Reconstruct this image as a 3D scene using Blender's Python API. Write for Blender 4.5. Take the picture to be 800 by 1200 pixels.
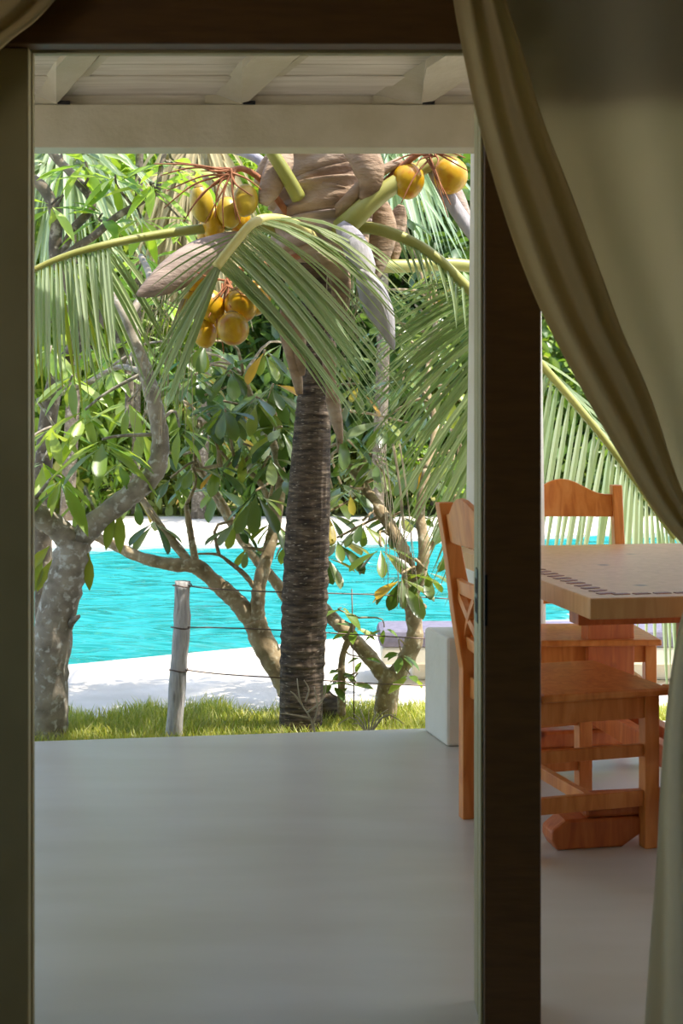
import bpy, bmesh, math, random
import numpy as np
from mathutils import Vector, Matrix, Euler

for o in list(bpy.data.objects):
    bpy.data.objects.remove(o)
SC = bpy.context.scene
COL = SC.collection
rnd = random.Random(7)
nr = np.random.RandomState(11)

# ------------------------------------------------------------------ camera
F = 1600.0      # focal length in pixels of the 800x1200 frame
YH = 490.0      # horizon row
CH = 1.22       # camera height
cam_d = bpy.data.cameras.new('camera')
cam_d.sensor_fit = 'AUTO'; cam_d.sensor_width = 36.0; cam_d.lens = 36.0 * F / 1200.0
cam_d.shift_y = -(600 - YH) / 1200.0
cam_d.clip_start = 0.05; cam_d.clip_end = 300
cam_d.dof.use_dof = True; cam_d.dof.focus_distance = 5.7; cam_d.dof.aperture_fstop = 8.0
cam = bpy.data.objects.new('camera', cam_d); COL.objects.link(cam)
cam.location = (0, 0, CH); cam.rotation_euler = (math.pi / 2, 0, 0)
SC.camera = cam

# ------------------------------------------------------------------ world, sun, exposure
SUN_DIR = Vector((0.45, -0.10, 1.0)).normalized()      # towards the sun
w = bpy.data.worlds.new('sky'); SC.world = w; w.use_nodes = True
wn = w.node_tree.nodes; wl = w.node_tree.links; wn.clear()
sky = wn.new('ShaderNodeTexSky'); sky.sky_type = 'NISHITA'; sky.sun_disc = False
sky.sun_elevation = math.asin(SUN_DIR.z); sky.sun_rotation = math.atan2(SUN_DIR.x, SUN_DIR.y)
sky.air_density = 1.0; sky.dust_density = 1.5; sky.ozone_density = 1.0
bg = wn.new('ShaderNodeBackground'); bg.inputs[1].default_value = 0.30
wo = wn.new('ShaderNodeOutputWorld')
wl.new(sky.outputs[0], bg.inputs[0]); wl.new(bg.outputs[0], wo.inputs[0])
sd = bpy.data.lights.new('sun', 'SUN'); sd.energy = 4.7; sd.angle = math.radians(0.6); sd.color = (1, 0.95, 0.86)
so = bpy.data.objects.new('sun', sd); COL.objects.link(so); so.location = (6, 6, 14)
so.rotation_euler = SUN_DIR.to_track_quat('Z', 'Y').to_euler()
vs = SC.view_settings
vs.view_transform = 'Standard'; vs.look = 'None'; vs.gamma = 1.0; vs.use_curve_mapping = False
vs.exposure = 0.82

# ------------------------------------------------------------------ helpers
def P(px, py, Y):
    return Vector(((px - 400) / F * Y, Y, CH - (py - YH) / F * Y))

def lin(r, g, b):
    f = lambda c: (c / 255) / 12.92 if c / 255 <= 0.04045 else ((c / 255 + 0.055) / 1.055) ** 2.4
    return (f(r), f(g), f(b), 1.0)

MATS = {}
def new_mat(name):
    m = bpy.data.materials.new(name); m.use_nodes = True; MATS[name] = m
    nt = m.node_tree; return m, nt.nodes, nt.links, nt.nodes['Principled BSDF'], nt.nodes['Material Output']

def ramp(n, stops):
    r = n.new('ShaderNodeValToRGB'); e = r.color_ramp.elements
    while len(e) < len(stops): e.new(0.5)
    for k, (p, c) in enumerate(stops): e[k].position = p; e[k].color = c
    return r

def noise_mat(name, c1, c2, scale=8.0, rough=0.6, bump=0.0, stretch=(1, 1, 1), detail=5, metal=0, coord='Object', lo=.35, hi=.65, bscale=None, c3=None, spec=0.5, sss=0):
    m, n, l, b, o = new_mat(name)
    tc = n.new('ShaderNodeTexCoord'); mp = n.new('ShaderNodeMapping'); mp.inputs['Scale'].default_value = stretch
    l.new(tc.outputs[coord], mp.inputs[0])
    nz = n.new('ShaderNodeTexNoise'); nz.inputs['Scale'].default_value = scale; nz.inputs['Detail'].default_value = detail
    l.new(mp.outputs[0], nz.inputs['Vector'])
    st = [(lo, c1), (hi, c2)] if c3 is None else [(lo, c1), ((lo + hi) / 2, c2), (hi, c3)]
    r = ramp(n, st); l.new(nz.outputs[0], r.inputs[0]); l.new(r.outputs[0], b.inputs['Base Color'])
    b.inputs['Roughness'].default_value = rough; b.inputs['Metallic'].default_value = metal
    b.inputs['Specular IOR Level'].default_value = spec
    if bump:
        nb = nz
        if bscale:
            nb = n.new('ShaderNodeTexNoise'); nb.inputs['Scale'].default_value = bscale; nb.inputs['Detail'].default_value = 6
            l.new(mp.outputs[0], nb.inputs['Vector'])
        bp = n.new('ShaderNodeBump'); bp.inputs['Strength'].default_value = bump; bp.inputs['Distance'].default_value = 0.02
        l.new(nb.outputs[0], bp.inputs['Height']); l.new(bp.outputs[0], b.inputs['Normal'])
    return m

def leaf_mat(name, cols, trans=0.4, rough=0.4, spec=0.5, tmul=(1.25, 1.2, 0.45)):
    """foliage: per-leaf colour pick, glossy upper side, light shining through"""
    m, n, l, b, o = new_mat(name)
    oi = n.new('ShaderNodeObjectInfo'); ge = n.new('ShaderNodeNewGeometry')
    ad = n.new('ShaderNodeMath'); ad.operation = 'ADD'; l.new(oi.outputs['Random'], ad.inputs[0]); l.new(ge.outputs['Random Per Island'], ad.inputs[1])
    fr = n.new('ShaderNodeMath'); fr.operation = 'FRACT'; l.new(ad.outputs[0], fr.inputs[0])
    k = len(cols); r = ramp(n, [(i / max(1, k - 1), c) for i, c in enumerate(cols)])
    l.new(fr.outputs[0], r.inputs[0]); l.new(r.outputs[0], b.inputs['Base Color'])
    b.inputs['Roughness'].default_value = rough; b.inputs['Specular IOR Level'].default_value = spec
    mx = n.new('ShaderNodeMixShader'); mx.inputs[0].default_value = trans
    tr = n.new('ShaderNodeBsdfTranslucent')
    mu = n.new('ShaderNodeMix'); mu.data_type = 'RGBA'; mu.blend_type = 'MULTIPLY'; mu.inputs[0].default_value = 1
    l.new(r.outputs[0], mu.inputs[6]); mu.inputs[7].default_value = (*tmul, 1)
    l.new(mu.outputs[2], tr.inputs[0])
    l.new(b.outputs[0], mx.inputs[1]); l.new(tr.outputs[0], mx.inputs[2]); l.new(mx.outputs[0], o.inputs[0])
    return m

class G:
    def __init__(s): s.v = []; s.f = []
    def add(s, vs, fs):
        k = len(s.v); s.v += [tuple(v) for v in vs]; s.f += [tuple(i + k for i in f) for f in fs]; return s
    def box(s, c, size, M=None):
        x, y, z = [d / 2 for d in size]; c = Vector(c)
        vs = [Vector((sx * x, sy * y, sz * z)) for sz in (-1, 1) for sy in (-1, 1) for sx in (-1, 1)]
        if M: vs = [M @ v for v in vs]
        return s.add([v + c for v in vs], [(0, 2, 3, 1), (4, 5, 7, 6), (0, 1, 5, 4), (2, 6, 7, 3), (0, 4, 6, 2), (1, 3, 7, 5)])
    def mm(s, x0, x1, y0, y1, z0, z1):
        return s.box(((x0 + x1) / 2, (y0 + y1) / 2, (z0 + z1) / 2), (x1 - x0, y1 - y0, z1 - z0))
    def hexa(s, b4, t4):
        return s.add(list(b4) + list(t4), [(3, 2, 1, 0), (4, 5, 6, 7), (0, 1, 5, 4), (1, 2, 6, 5), (2, 3, 7, 6), (3, 0, 4, 7)])
    def bar(s, p0, p1, wd, ht, up=Vector((0, 0, 1))):
        p0 = Vector(p0); p1 = Vector(p1); d = (p1 - p0).normalized(); a = d.cross(up)
        if a.length < 1e-4: a = Vector((1, 0, 0))
        a.normalize(); u = a.cross(d)
        q = lambda p: [p - a * wd / 2 - u * ht / 2, p + a * wd / 2 - u * ht / 2, p + a * wd / 2 + u * ht / 2, p - a * wd / 2 + u * ht / 2]
        return s.hexa(q(p0), q(p1))
    def prism(s, poly, y0, y1, fn=None):
        """poly in (x,z), extruded along y"""
        n = len(poly); vs = [Vector((x, y0, z)) for x, z in poly] + [Vector((x, y1, z)) for x, z in poly]
        if fn: vs = [fn(v) for v in vs]
        return s.add(vs, [tuple(range(n)), tuple(range(2 * n - 1, n - 1, -1))] + [(i, i + n, (i + 1) % n + n, (i + 1) % n) for i in range(n)])
    def tube(s, pts, rad, n=8, cap=True, wob=0.0):
        pts = [Vector(p) for p in pts]; k = len(s.v); m = len(pts)
        if not hasattr(rad, '__len__'): rad = [rad] * m
        ref = None
        for i, p in enumerate(pts):
            d = (pts[min(i + 1, m - 1)] - pts[max(i - 1, 0)]).normalized()
            if ref is None:
                ref = d.orthogonal().normalized()
            a = (ref - d * ref.dot(d)).normalized(); ref = a; b = d.cross(a)
            for j in range(n):
                t = 2 * math.pi * j / n; r = rad[i] * (1 + wob * (rnd.random() - .5))
                s.v.append(tuple(p + a * math.cos(t) * r + b * math.sin(t) * r))
        for i in range(m - 1):
            for j in range(n):
                s.f.append((k + i * n + j, k + i * n + (j + 1) % n, k + (i + 1) * n + (j + 1) % n, k + (i + 1) * n + j))
        if cap:
            s.f.append(tuple(k + j for j in range(n - 1, -1, -1))); s.f.append(tuple(k + (m - 1) * n + j for j in range(n)))
        return s
    def grid(s, fn, nu, nv, thick=None):
        k = len(s.v)
        for i in range(nu + 1):
            for j in range(nv + 1): s.v.append(tuple(fn(i / nu, j / nv)))
        for i in range(nu):
            for j in range(nv):
                a = k + i * (nv + 1) + j; s.f.append((a, a + nv + 1, a + nv + 2, a + 1))
        return s
    def ellipsoid(s, c, rx, ry, rz, M=None, nu=14, nv=10, fn=None):
        k = len(s.v); c = Vector(c)
        for i in range(nv + 1):
            ph = math.pi * i / nv
            for j in range(nu):
                t = 2 * math.pi * j / nu
                v = Vector((rx * math.sin(ph) * math.cos(t), ry * math.sin(ph) * math.sin(t), rz * math.cos(ph)))
                if fn: v = fn(v, t, ph)
                if M: v = M @ v
                s.v.append(tuple(v + c))
        for i in range(nv):
            for j in range(nu):
                s.f.append((k + i * nu + j, k + (i + 1) * nu + j, k + (i + 1) * nu + (j + 1) % nu, k + i * nu + (j + 1) % nu))
        return s

def wloc(o):
    v = Vector((0, 0, 0))
    while o is not None:
        v = v + o.location; o = o.parent
    return v

def obj(name, g, mat, parent=None, smooth=False, bevel=0, local=False, kind=None, origin=None, solid=0, subsurf=0):
    """g in world coordinates (parents unrotated) unless local"""
    off = Vector((0, 0, 0)) if local else (wloc(parent) if parent else Vector((0, 0, 0)))
    me = bpy.data.meshes.new(name)
    org = Vector(origin) if origin is not None else None
    base = off if org is None else org
    vv = [(v[0] - base.x, v[1] - base.y, v[2] - base.z) for v in g.v]
    me.from_pydata(vv, [], g.f); me.update()
    if smooth: me.polygons.foreach_set('use_smooth', [True] * len(me.polygons))
    o = bpy.data.objects.new(name, me); COL.objects.link(o)
    me.materials.append(MATS[mat] if isinstance(mat, str) else mat)
    if parent: o.parent = parent
    if org is not None: o.location = org - off
    if solid:
        md = o.modifiers.new('solid', 'SOLIDIFY'); md.thickness = solid; md.offset = 0
    if bevel:
        md = o.modifiers.new('bevel', 'BEVEL'); md.width = bevel; md.segments = 2; md.limit_method = 'ANGLE'; md.angle_limit = math.radians(40)
    if subsurf:
        md = o.modifiers.new('sub', 'SUBSURF'); md.levels = subsurf; md.render_levels = subsurf
    if kind: o['kind'] = kind
    return o

def thing(name, label, cat, loc=(0, 0, 0), rz=0, group=None):
    o = bpy.data.objects.new(name, None); COL.objects.link(o); o.empty_display_size = 0.1
    o.location = loc; o.rotation_euler = (0, 0, rz); o['label'] = label; o['category'] = cat
    if group: o['group'] = group
    return o

def tag(o, label, cat, group=None):
    o['label'] = label; o['category'] = cat
    if group: o['group'] = group
    return o

def copy_tree(o, parent=None):
    c = o.copy(); COL.objects.link(c)
    if parent: c.parent = parent
    for ch in list(o.children): copy_tree(ch, c)
    return c

def spline(pts, n):
    """Catmull-Rom through pts (Vectors), n samples"""
    pts = [Vector(p) for p in pts]; m = len(pts)
    if m == 2: return [pts[0].lerp(pts[1], i / (n - 1)) for i in range(n)]
    out = []
    for i in range(n):
        t = i / (n - 1) * (m - 1); k = min(int(t), m - 2); u = t - k
        p0 = pts[max(k - 1, 0)]; p1 = pts[k]; p2 = pts[k + 1]; p3 = pts[min(k + 2, m - 1)]
        out.append(0.5 * ((2 * p1) + (p2 - p0) * u + (2 * p0 - 5 * p1 + 4 * p2 - p3) * u * u + (3 * p1 - p0 - 3 * p2 + p3) * u ** 3))
    return out

def interp(xs, t):
    """piecewise-linear over equally spaced list"""
    m = len(xs); u = max(0, min(1, t)) * (m - 1); k = min(int(u), m - 2); u -= k
    return xs[k] * (1 - u) + xs[k + 1] * u

# ------------------------------------------------------------------ materials
def wood_mat(name, c1, c2, c3):
    m, n, l, b, o = new_mat(name)
    tc = n.new('ShaderNodeTexCoord'); mp = n.new('ShaderNodeMapping'); mp.inputs['Scale'].default_value = (9, 9, 1.4)
    l.new(tc.outputs['Object'], mp.inputs[0])
    nz = n.new('ShaderNodeTexNoise'); nz.inputs['Scale'].default_value = 3.0; nz.inputs['Detail'].default_value = 6; nz.inputs['Distortion'].default_value = 1.2
    l.new(mp.outputs[0], nz.inputs['Vector'])
    r = ramp(n, [(.3, c1), (.5, c2), (.72, c3)]); l.new(nz.outputs[0], r.inputs[0])
    vo = n.new('ShaderNodeTexVoronoi'); vo.inputs['Scale'].default_value = 4.5
    l.new(tc.outputs['Object'], vo.inputs['Vector'])
    kr = ramp(n, [(.05, (0.16, 0.06, 0.02, 1)), (.11, (1, 1, 1, 1))]); l.new(vo.outputs['Distance'], kr.inputs[0])
    mu = n.new('ShaderNodeMix'); mu.data_type = 'RGBA'; mu.blend_type = 'MULTIPLY'; mu.inputs[0].default_value = .8
    l.new(r.outputs[0], mu.inputs[6]); l.new(kr.outputs[0], mu.inputs[7]); l.new(mu.outputs[2], b.inputs['Base Color'])
    b.inputs['Roughness'].default_value = .38
    bp = n.new('ShaderNodeBump'); bp.inputs['Strength'].default_value = .08; l.new(nz.outputs[0], bp.inputs['Height']); l.new(bp.outputs[0], b.inputs['Normal'])
    return m
wood_mat('pine', lin(196, 112, 46), lin(214, 132, 60), lin(226, 150, 80))
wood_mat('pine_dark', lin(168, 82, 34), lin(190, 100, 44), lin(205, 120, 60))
wood_mat('table_wood', lin(196, 142, 86), lin(206, 152, 96), lin(214, 164, 110))
noise_mat('inlay', lin(120, 66, 34), lin(150, 90, 52), 30, .5)
noise_mat('white_paint', lin(174, 164, 140), lin(186, 177, 156), 6, .55, .15, (1, 1, 1), bscale=40)
noise_mat('ceiling_white', lin(184, 173, 154), lin(204, 195, 180), 3, .6, .12, (1, 14, 14))
noise_mat('dark_timber', lin(86, 57, 18), lin(100, 68, 25), 5, .55, .1, (2, 2, 12))
noise_mat('jamb_paint', lin(150, 138, 92), lin(162, 150, 104), 4, .5, .1)
noise_mat('plaster', lin(214, 206, 186), lin(228, 221, 204), 3, .8, .2, bscale=25)
noise_mat('room_plaster', lin(200, 186, 150), lin(210, 196, 162), 3, .8)
noise_mat('metal_dark', lin(42, 38, 34), lin(70, 64, 56), 20, .4, metal=.8)
noise_mat('gap_shade', lin(14, 12, 10), lin(24, 20, 16), 20, .9)  # near-black standing in for the shade inside notches, holes and slots
noise_mat('deck', lin(212, 200, 182), lin(224, 213, 197), 5, .85, .25, bscale=60)
noise_mat('soil', lin(96, 84, 52), lin(128, 114, 70), 14, .95, .5)
noise_mat('lawn_soil', lin(112, 116, 50), lin(160, 150, 86), 9, .95, .4)
noise_mat('cushion', lin(104, 99, 114), lin(118, 113, 128), 30, .85, .15)
noise_mat('grey_wood', lin(150, 146, 144), lin(190, 186, 182), 9, .8, .4, (6, 6, 1), c3=lin(120, 110, 104), lo=.3, hi=.75)
noise_mat('wire', lin(96, 78, 70), lin(120, 104, 96), 40, .5, metal=.6)
noise_mat('twig', lin(150, 138, 112), lin(186, 174, 146), 20, .9)
noise_mat('husk_yellow', lin(192, 144, 10), lin(202, 158, 20), 3, .35, .05, c3=lin(188, 118, 8), lo=.3, hi=.7)
noise_mat('husk_pale', lin(178, 148, 30), lin(196, 168, 52), 3, .4, .05)
noise_mat('calyx', lin(120, 92, 40), lin(158, 128, 62), 20, .7)
noise_mat('stalk', lin(140, 84, 52), lin(176, 116, 78), 30, .8, .2)
noise_mat('sheath', lin(104, 80, 60), lin(156, 130, 104), 4, .85, .6, (1.2, 1.2, 3), c3=lin(182, 162, 140), lo=.28, hi=.72, bscale=16)
noise_mat('sheath_grey', lin(150, 146, 152), lin(186, 182, 186), 5, .8, .3, (3, 3, 1), bscale=18)
noise_mat('spathe', lin(140, 122, 112), lin(176, 156, 142), 6, .7, .3, (1, 4, 4), bscale=18)
noise_mat('petiole', lin(142, 144, 66), lin(172, 170, 96), 5, .45, .05)
noise_mat('rachis', lin(196, 186, 108), lin(214, 206, 136), 6, .5)
noise_mat('palm_fibre', lin(60, 44, 34), lin(108, 84, 64), 14, .95, .6, (1, 1, 4))

def bark_mat(name, c1, c2, c3, patch, scale=18, z=1.0, flat=False):
    m, n, l, b, o = new_mat(name)
    tc = n.new('ShaderNodeTexCoord'); mp = n.new('ShaderNodeMapping'); mp.inputs['Scale'].default_value = (1, 1, z)
    l.new(tc.outputs['Object'], mp.inputs[0])
    nz = n.new('ShaderNodeTexNoise'); nz.inputs['Scale'].default_value = scale; nz.inputs['Detail'].default_value = 7
    l.new(mp.outputs[0], nz.inputs['Vector'])
    r = ramp(n, [(.32, c1), (.5, c2), (.68, c3)]); l.new(nz.outputs[0], r.inputs[0])
    n2 = n.new('ShaderNodeTexNoise'); n2.inputs['Scale'].default_value = scale * 2.6; n2.inputs['Detail'].default_value = 5
    l.new(mp.outputs[0] if flat else tc.outputs['Object'], n2.inputs['Vector'])
    r2 = ramp(n, [(.62 if flat else .55, (0, 0, 0, 1)), (.70 if flat else .68, (1, 1, 1, 1))]); l.new(n2.outputs[0], r2.inputs[0])
    mx = n.new('ShaderNodeMix'); mx.data_type = 'RGBA'; l.new(r2.outputs[0], mx.inputs[0]); l.new(r.outputs[0], mx.inputs[6]); mx.inputs[7].default_value = patch
    l.new(mx.outputs[2], b.inputs['Base Color']); b.inputs['Roughness'].default_value = .9
    bp = n.new('ShaderNodeBump'); bp.inputs['Strength'].default_value = .7; bp.inputs['Distance'].default_value = .015
    l.new(nz.outputs[0], bp.inputs['Height']); l.new(bp.outputs[0], b.inputs['Normal'])
    return m
bark_mat('bark_lichen', lin(112, 104, 90), lin(146, 136, 120), lin(168, 158, 140), lin(196, 194, 184), 14)
bark_mat('bark_frangipani', lin(124, 106, 78), lin(156, 136, 104), lin(176, 156, 122), lin(196, 184, 156), 16)
bark_mat('bark_grey', lin(72, 62, 48), lin(100, 88, 70), lin(126, 112, 92), lin(160, 148, 128), 12)
bark_mat('bark_palm', lin(46, 37, 29), lin(84, 70, 56), lin(120, 104, 86), lin(168, 154, 134), 14, 5.0, True)

leaf_mat('leaf_frangipani', [lin(62, 86, 44), lin(84, 108, 50), lin(112, 134, 56), lin(82, 104, 66), lin(150, 162, 66), lin(116, 132, 100)], .4, .3, .8)
leaf_mat('leaf_yellowing', [lin(178, 156, 46), lin(190, 138, 34), lin(160, 160, 66)], .4, .4)
leaf_mat('leaf_lance', [lin(112, 144, 52), lin(138, 164, 62), lin(162, 182, 70), lin(126, 148, 90), lin(176, 192, 110)], .45, .36, .7)
leaf_mat('leaf_olive', [lin(132, 142, 50), lin(150, 152, 60), lin(118, 136, 52)], .42, .4)
leaf_mat('leaf_bright', [lin(112, 146, 46), lin(142, 174, 58), lin(170, 194, 70), lin(124, 154, 60), lin(190, 206, 110)], .45, .42, .7)
leaf_mat('leaf_mid', [lin(84, 116, 44), lin(110, 142, 52), lin(140, 166, 66), lin(96, 126, 58), lin(168, 186, 100)], .45, .38, .7)
leaf_mat('leaf_deep', [lin(62, 90, 42), lin(82, 112, 50), lin(110, 138, 60), lin(70, 98, 54), lin(146, 164, 88)], .4, .33, .8)
leaf_mat('leaf_gold', [lin(150, 160, 60), lin(176, 178, 84), lin(140, 154, 70), lin(196, 190, 110)], .45, .5)
leaf_mat('palm_leaflet', [lin(124, 142, 92), lin(146, 162, 110), lin(164, 178, 132), lin(112, 136, 80), lin(180, 190, 146)], .3, .3, .9, (1.1, 1.1, .55))
leaf_mat('palm_leaflet_silver', [lin(164, 182, 144), lin(182, 196, 162), lin(150, 172, 128), lin(192, 204, 172)], .3, .3, .8, (1.1, 1.15, .55))
leaf_mat('palm_leaflet_dry', [lin(168, 154, 110), lin(186, 172, 130), lin(150, 136, 96)], .3, .6, .3, (1.1, 1, .7))
leaf_mat('grass_blade', [lin(150, 166, 62), lin(184, 188, 86), lin(212, 204, 124), lin(132, 158, 56), lin(222, 212, 154)], .45, .5)

# terrace floor: polished pale cement
m, n, l, b, o = new_mat('cement')
tc = n.new('ShaderNodeTexCoord'); mp = n.new('ShaderNodeMapping'); mp.inputs['Scale'].default_value = (.8, 3.0, 1)
l.new(tc.outputs['Object'], mp.inputs[0])
nz = n.new('ShaderNodeTexNoise'); nz.inputs['Scale'].default_value = 2.0; nz.inputs['Detail'].default_value = 7; l.new(mp.outputs[0], nz.inputs['Vector'])
r = ramp(n, [(.3, lin(198, 191, 172)), (.7, lin(208, 202, 186))]); l.new(nz.outputs[0], r.inputs[0]); l.new(r.outputs[0], b.inputs['Base Color'])
b.inputs['Roughness'].default_value = .34

# pool water
m, n, l, b, o = new_mat('water')
b.inputs['Base Color'].default_value = lin(36, 134, 131); b.inputs['Roughness'].default_value = .05
b.inputs['IOR'].default_value = 1.33; b.inputs['Specular IOR Level'].default_value = .5
tc = n.new('ShaderNodeTexCoord'); mp = n.new('ShaderNodeMapping'); mp.inputs['Scale'].default_value = (.45, 1.9, 1)
l.new(tc.outputs['Object'], mp.inputs[0])
nz = n.new('ShaderNodeTexNoise'); nz.inputs['Scale'].default_value = 4; nz.inputs['Detail'].default_value = 2; l.new(mp.outputs[0], nz.inputs['Vector'])
bp = n.new('ShaderNodeBump'); bp.inputs['Strength'].default_value = 1.0; bp.inputs['Distance'].default_value = .16
l.new(nz.outputs[0], bp.inputs['Height']); l.new(bp.outputs[0], b.inputs['Normal'])

# thin curtain cloth
def cloth_mat(name, c, trans):
    m, n, l, b, o = new_mat(name)
    b.inputs['Base Color'].default_value = c; b.inputs['Roughness'].default_value = .9; b.inputs['Specular IOR Level'].default_value = .1
    tc = n.new('ShaderNodeTexCoord'); wv = n.new('ShaderNodeTexNoise'); wv.inputs['Scale'].default_value = 600; l.new(tc.outputs['Object'], wv.inputs['Vector'])
    bp = n.new('ShaderNodeBump'); bp.inputs['Strength'].default_value = .1; bp.inputs['Distance'].default_value = .001; l.new(wv.outputs[0], bp.inputs['Height']); l.new(bp.outputs[0], b.inputs['Normal'])
    tr = n.new('ShaderNodeBsdfTranslucent'); tr.inputs[0].default_value = c
    mx = n.new('ShaderNodeMixShader'); mx.inputs[0].default_value = trans
    l.new(b.outputs[0], mx.inputs[1]); l.new(tr.outputs[0], mx.inputs[2]); l.new(mx.outputs[0], o.inputs[0])
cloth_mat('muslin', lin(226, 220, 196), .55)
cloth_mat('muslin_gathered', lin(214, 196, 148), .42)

# ================================================================== STRUCTURE
def struct(name, g, mat, **k):
    o = obj(name, g, mat, kind='structure', **k); return o
DW = 2.70                      # plane of the door wall, room side
def XW(px, Y=DW): return (px - 400) / F * Y
def ZW(py, Y=DW): return CH - (py - YH) / F * Y

# ground and deck
GZ = -0.12
struct('ground', G().mm(-40, 40, 18.5, 60, GZ - .3, GZ - .02), 'lawn_soil')
struct('floor_bounce_yard', G().mm(-30, -9, -20, 18.5, GZ - .3, GZ - .01).mm(9, 30, -20, 18.5, GZ - .3, GZ - .01).mm(-9, 9, -20, 4.6, GZ - .3, GZ - .01), 'deck')  # unseen pale ground round the house, added to bounce light under the roof
POOL_NEAR = [(-9, 4.9 + .6), (-3.6, 6.3), (-1.54, 7.39), (-.97, 7.73), (-.5, 8.0), (-.11, 8.25), (.22, 8.47), (1.2, 9.0), (2.6, 9.4), (9, 9.6)]
POOL_FAR = [(9, 17.0), (3.5, 15.9), (1.2, 15.3), (-1.5, 14.5), (-2.64, 14.2), (-6, 13.4), (-9, 12.8)]
# deck in two pieces around the water
g = G(); ring = [(-9, 5.0)] ; near = POOL_NEAR
vs_ = []
for (x, y) in near: vs_.append((x, y, GZ))
for (x, y) in near: vs_.append((x, 4.6, GZ))
k = len(near)
g.add(vs_, [(i, k + i, k + i + 1, i + 1) for i in range(k - 1)])
g.add([(x, y, GZ) for x, y in near] + [(x, y, GZ - .5) for x, y in near], [(i, i + 1, k + i + 1, k + i) for i in range(k - 1)])
struct('floor_deck_near', g, 'deck')
g = G(); k = len(POOL_FAR)
g.add([(x, y, GZ) for x, y in POOL_FAR] + [(x, 18.6, GZ) for x, y in POOL_FAR], [(i + 1, i, k + i, k + i + 1) for i in range(k - 1)])
g.add([(x, y, GZ) for x, y in POOL_FAR] + [(x, y, GZ - .5) for x, y in POOL_FAR], [(i, i + 1, k + i + 1, k + i) for i in range(k - 1)])
struct('floor_deck_far', g, 'deck')

# pool water with real ripples
def water_z(x, y):
    z = 0.0
    for a, kx, ky, ph in WAVES: z += a * math.sin(kx * x + ky * y + ph + 1.3 * math.sin(.9 * x + .5 * y + ph))
    return z
WAVES = [(rnd.uniform(.005, .012), rnd.uniform(-4, 4), rnd.uniform(6, 15), rnd.uniform(0, 6.3)) for _ in range(9)]
WAVES += [(rnd.uniform(.002, .004), rnd.uniform(-12, 12), rnd.uniform(12, 30), rnd.uniform(0, 6.3)) for _ in range(8)]
g = G()
def wfn(u, v):
    x = -8.5 + 17 * u; y = 6.0 + 11 * v
    return (x, y, GZ - .05 + water_z(x, y))
g.grid(wfn, 190, 330)
pw = obj('pool_water', g, 'water', smooth=True)
tag(pw, 'rippled turquoise swimming pool water behind the palm', 'pool')

# terrace slab
TL = [(-4.5, 4.62), (-1.14, 5.155), (.33, 5.37), (4.5, 5.95)]
g = G()
top = [(x, y) for x, y in TL]
g.add([(x, y, 0) for x, y in TL] + [(x, 2.55, 0) for x, y in TL] + [(x, y, -.3) for x, y in TL],
      [(i, 4 + i, 5 + i, i + 1) for i in range(3)] + [(i + 1, i + 9, i + 8, i) for i in range(3)])
struct('floor', g, 'cement')
# interior room shell
struct('floor_room', G().mm(-2.6, 3.0, -2.5, 2.551, -.1, -.001), 'cement')
struct('wall_left', G().mm(-2.7, -2.6, -2.6, -.6, 0, 2.75).mm(-2.7, -2.6, 1.4, DW + .2, 0, 2.75).mm(-2.7, -2.6, -.6, 1.4, 0, .75).mm(-2.7, -2.6, -.6, 1.4, 2.15, 2.75), 'room_plaster')
wf = struct('added_window_1', G().mm(-2.68, -2.62, -.6, -.54, .75, 2.15).mm(-2.68, -2.62, 1.34, 1.4, .75, 2.15).mm(-2.68, -2.62, -.54, 1.34, .75, .81).mm(-2.68, -2.62, -.54, 1.34, 2.09, 2.15).mm(-2.67, -2.63, .38, .42, .81, 2.09), 'white_paint')  # added window, out of view, bringing daylight onto the doorway and curtain
struct('wall_right', G().mm(3.0, 3.1, -2.6, DW + .2, 0, 2.75), 'room_plaster')
struct('wall_back', G().mm(-2.7, 3.1, -2.6, -2.5, 0, 2.75), 'room_plaster')
struct('ceiling', G().mm(-2.7, 3.1, -2.6, DW + .2, 2.75, 2.85), 'room_plaster')

# door wall: dark lintel, posts, pale linings
XL = XW(41); XR = XW(567); XR2 = XW(634); ZH = ZW(56); ZH2 = ZW(137)
struct('wall_front', G().mm(-2.6, XW(-60), DW, DW + .18, 0, 2.75)
       .mm(1.75, 3.0, DW, DW + .18, 0, 2.75).mm(XW(-60), 1.75, DW + .001, DW + .18, ZW(-10, DW + .18) + .12, 2.75), 'room_plaster')
struct('trim_lintel', G().mm(XW(-60), XR2 + .02, DW - .03, DW + .02, ZH, ZW(-60)), 'dark_timber', bevel=.004)
struct('trim_lintel_side', G().mm(XR2 + .02, 1.75, DW, DW + .03, ZH2, ZW(-60)), 'dark_timber', bevel=.004)
struct('trim_head_lining', G().mm(XL - .03, XR, DW + .021, DW + .045, ZW(66, DW + .045), ZH + .06), 'jamb_paint', bevel=.003)
struct('trim_jamb', G().mm(XW(-60), XW(34), DW - .005, DW + .02, 0, ZH - .001).mm(XW(-60), XW(41, DW + .04), DW + .021, DW + .04, 0, ZH), 'jamb_paint', bevel=.003)
post = struct('trim_post', G().mm(XR, XR2, DW, DW + .16, 0, ZH), 'dark_timber', bevel=.004)
obj('lining_strip', G().mm(XR - .006, XR, DW + .012, DW + .06, 0, ZH - .02), 'jamb_paint', post, bevel=.002)
obj('lining_strip', G().mm(XR - .004, XR, DW + .09, DW + .165, 0, ZH - .02), 'jamb_paint', post, bevel=.002)
zp = ZW(698, DW + .07)
sp = obj('strike_plate', G().mm(XR - .0085, XR - .004, DW + .055, DW + .095, zp - .055, zp + .055), 'metal_dark', post, bevel=.002)
obj('latch_hole', G().mm(XR - .0095, XR - .008, DW + .062, DW + .088, zp + .005, zp + .035), 'gap_shade', sp)
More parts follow.
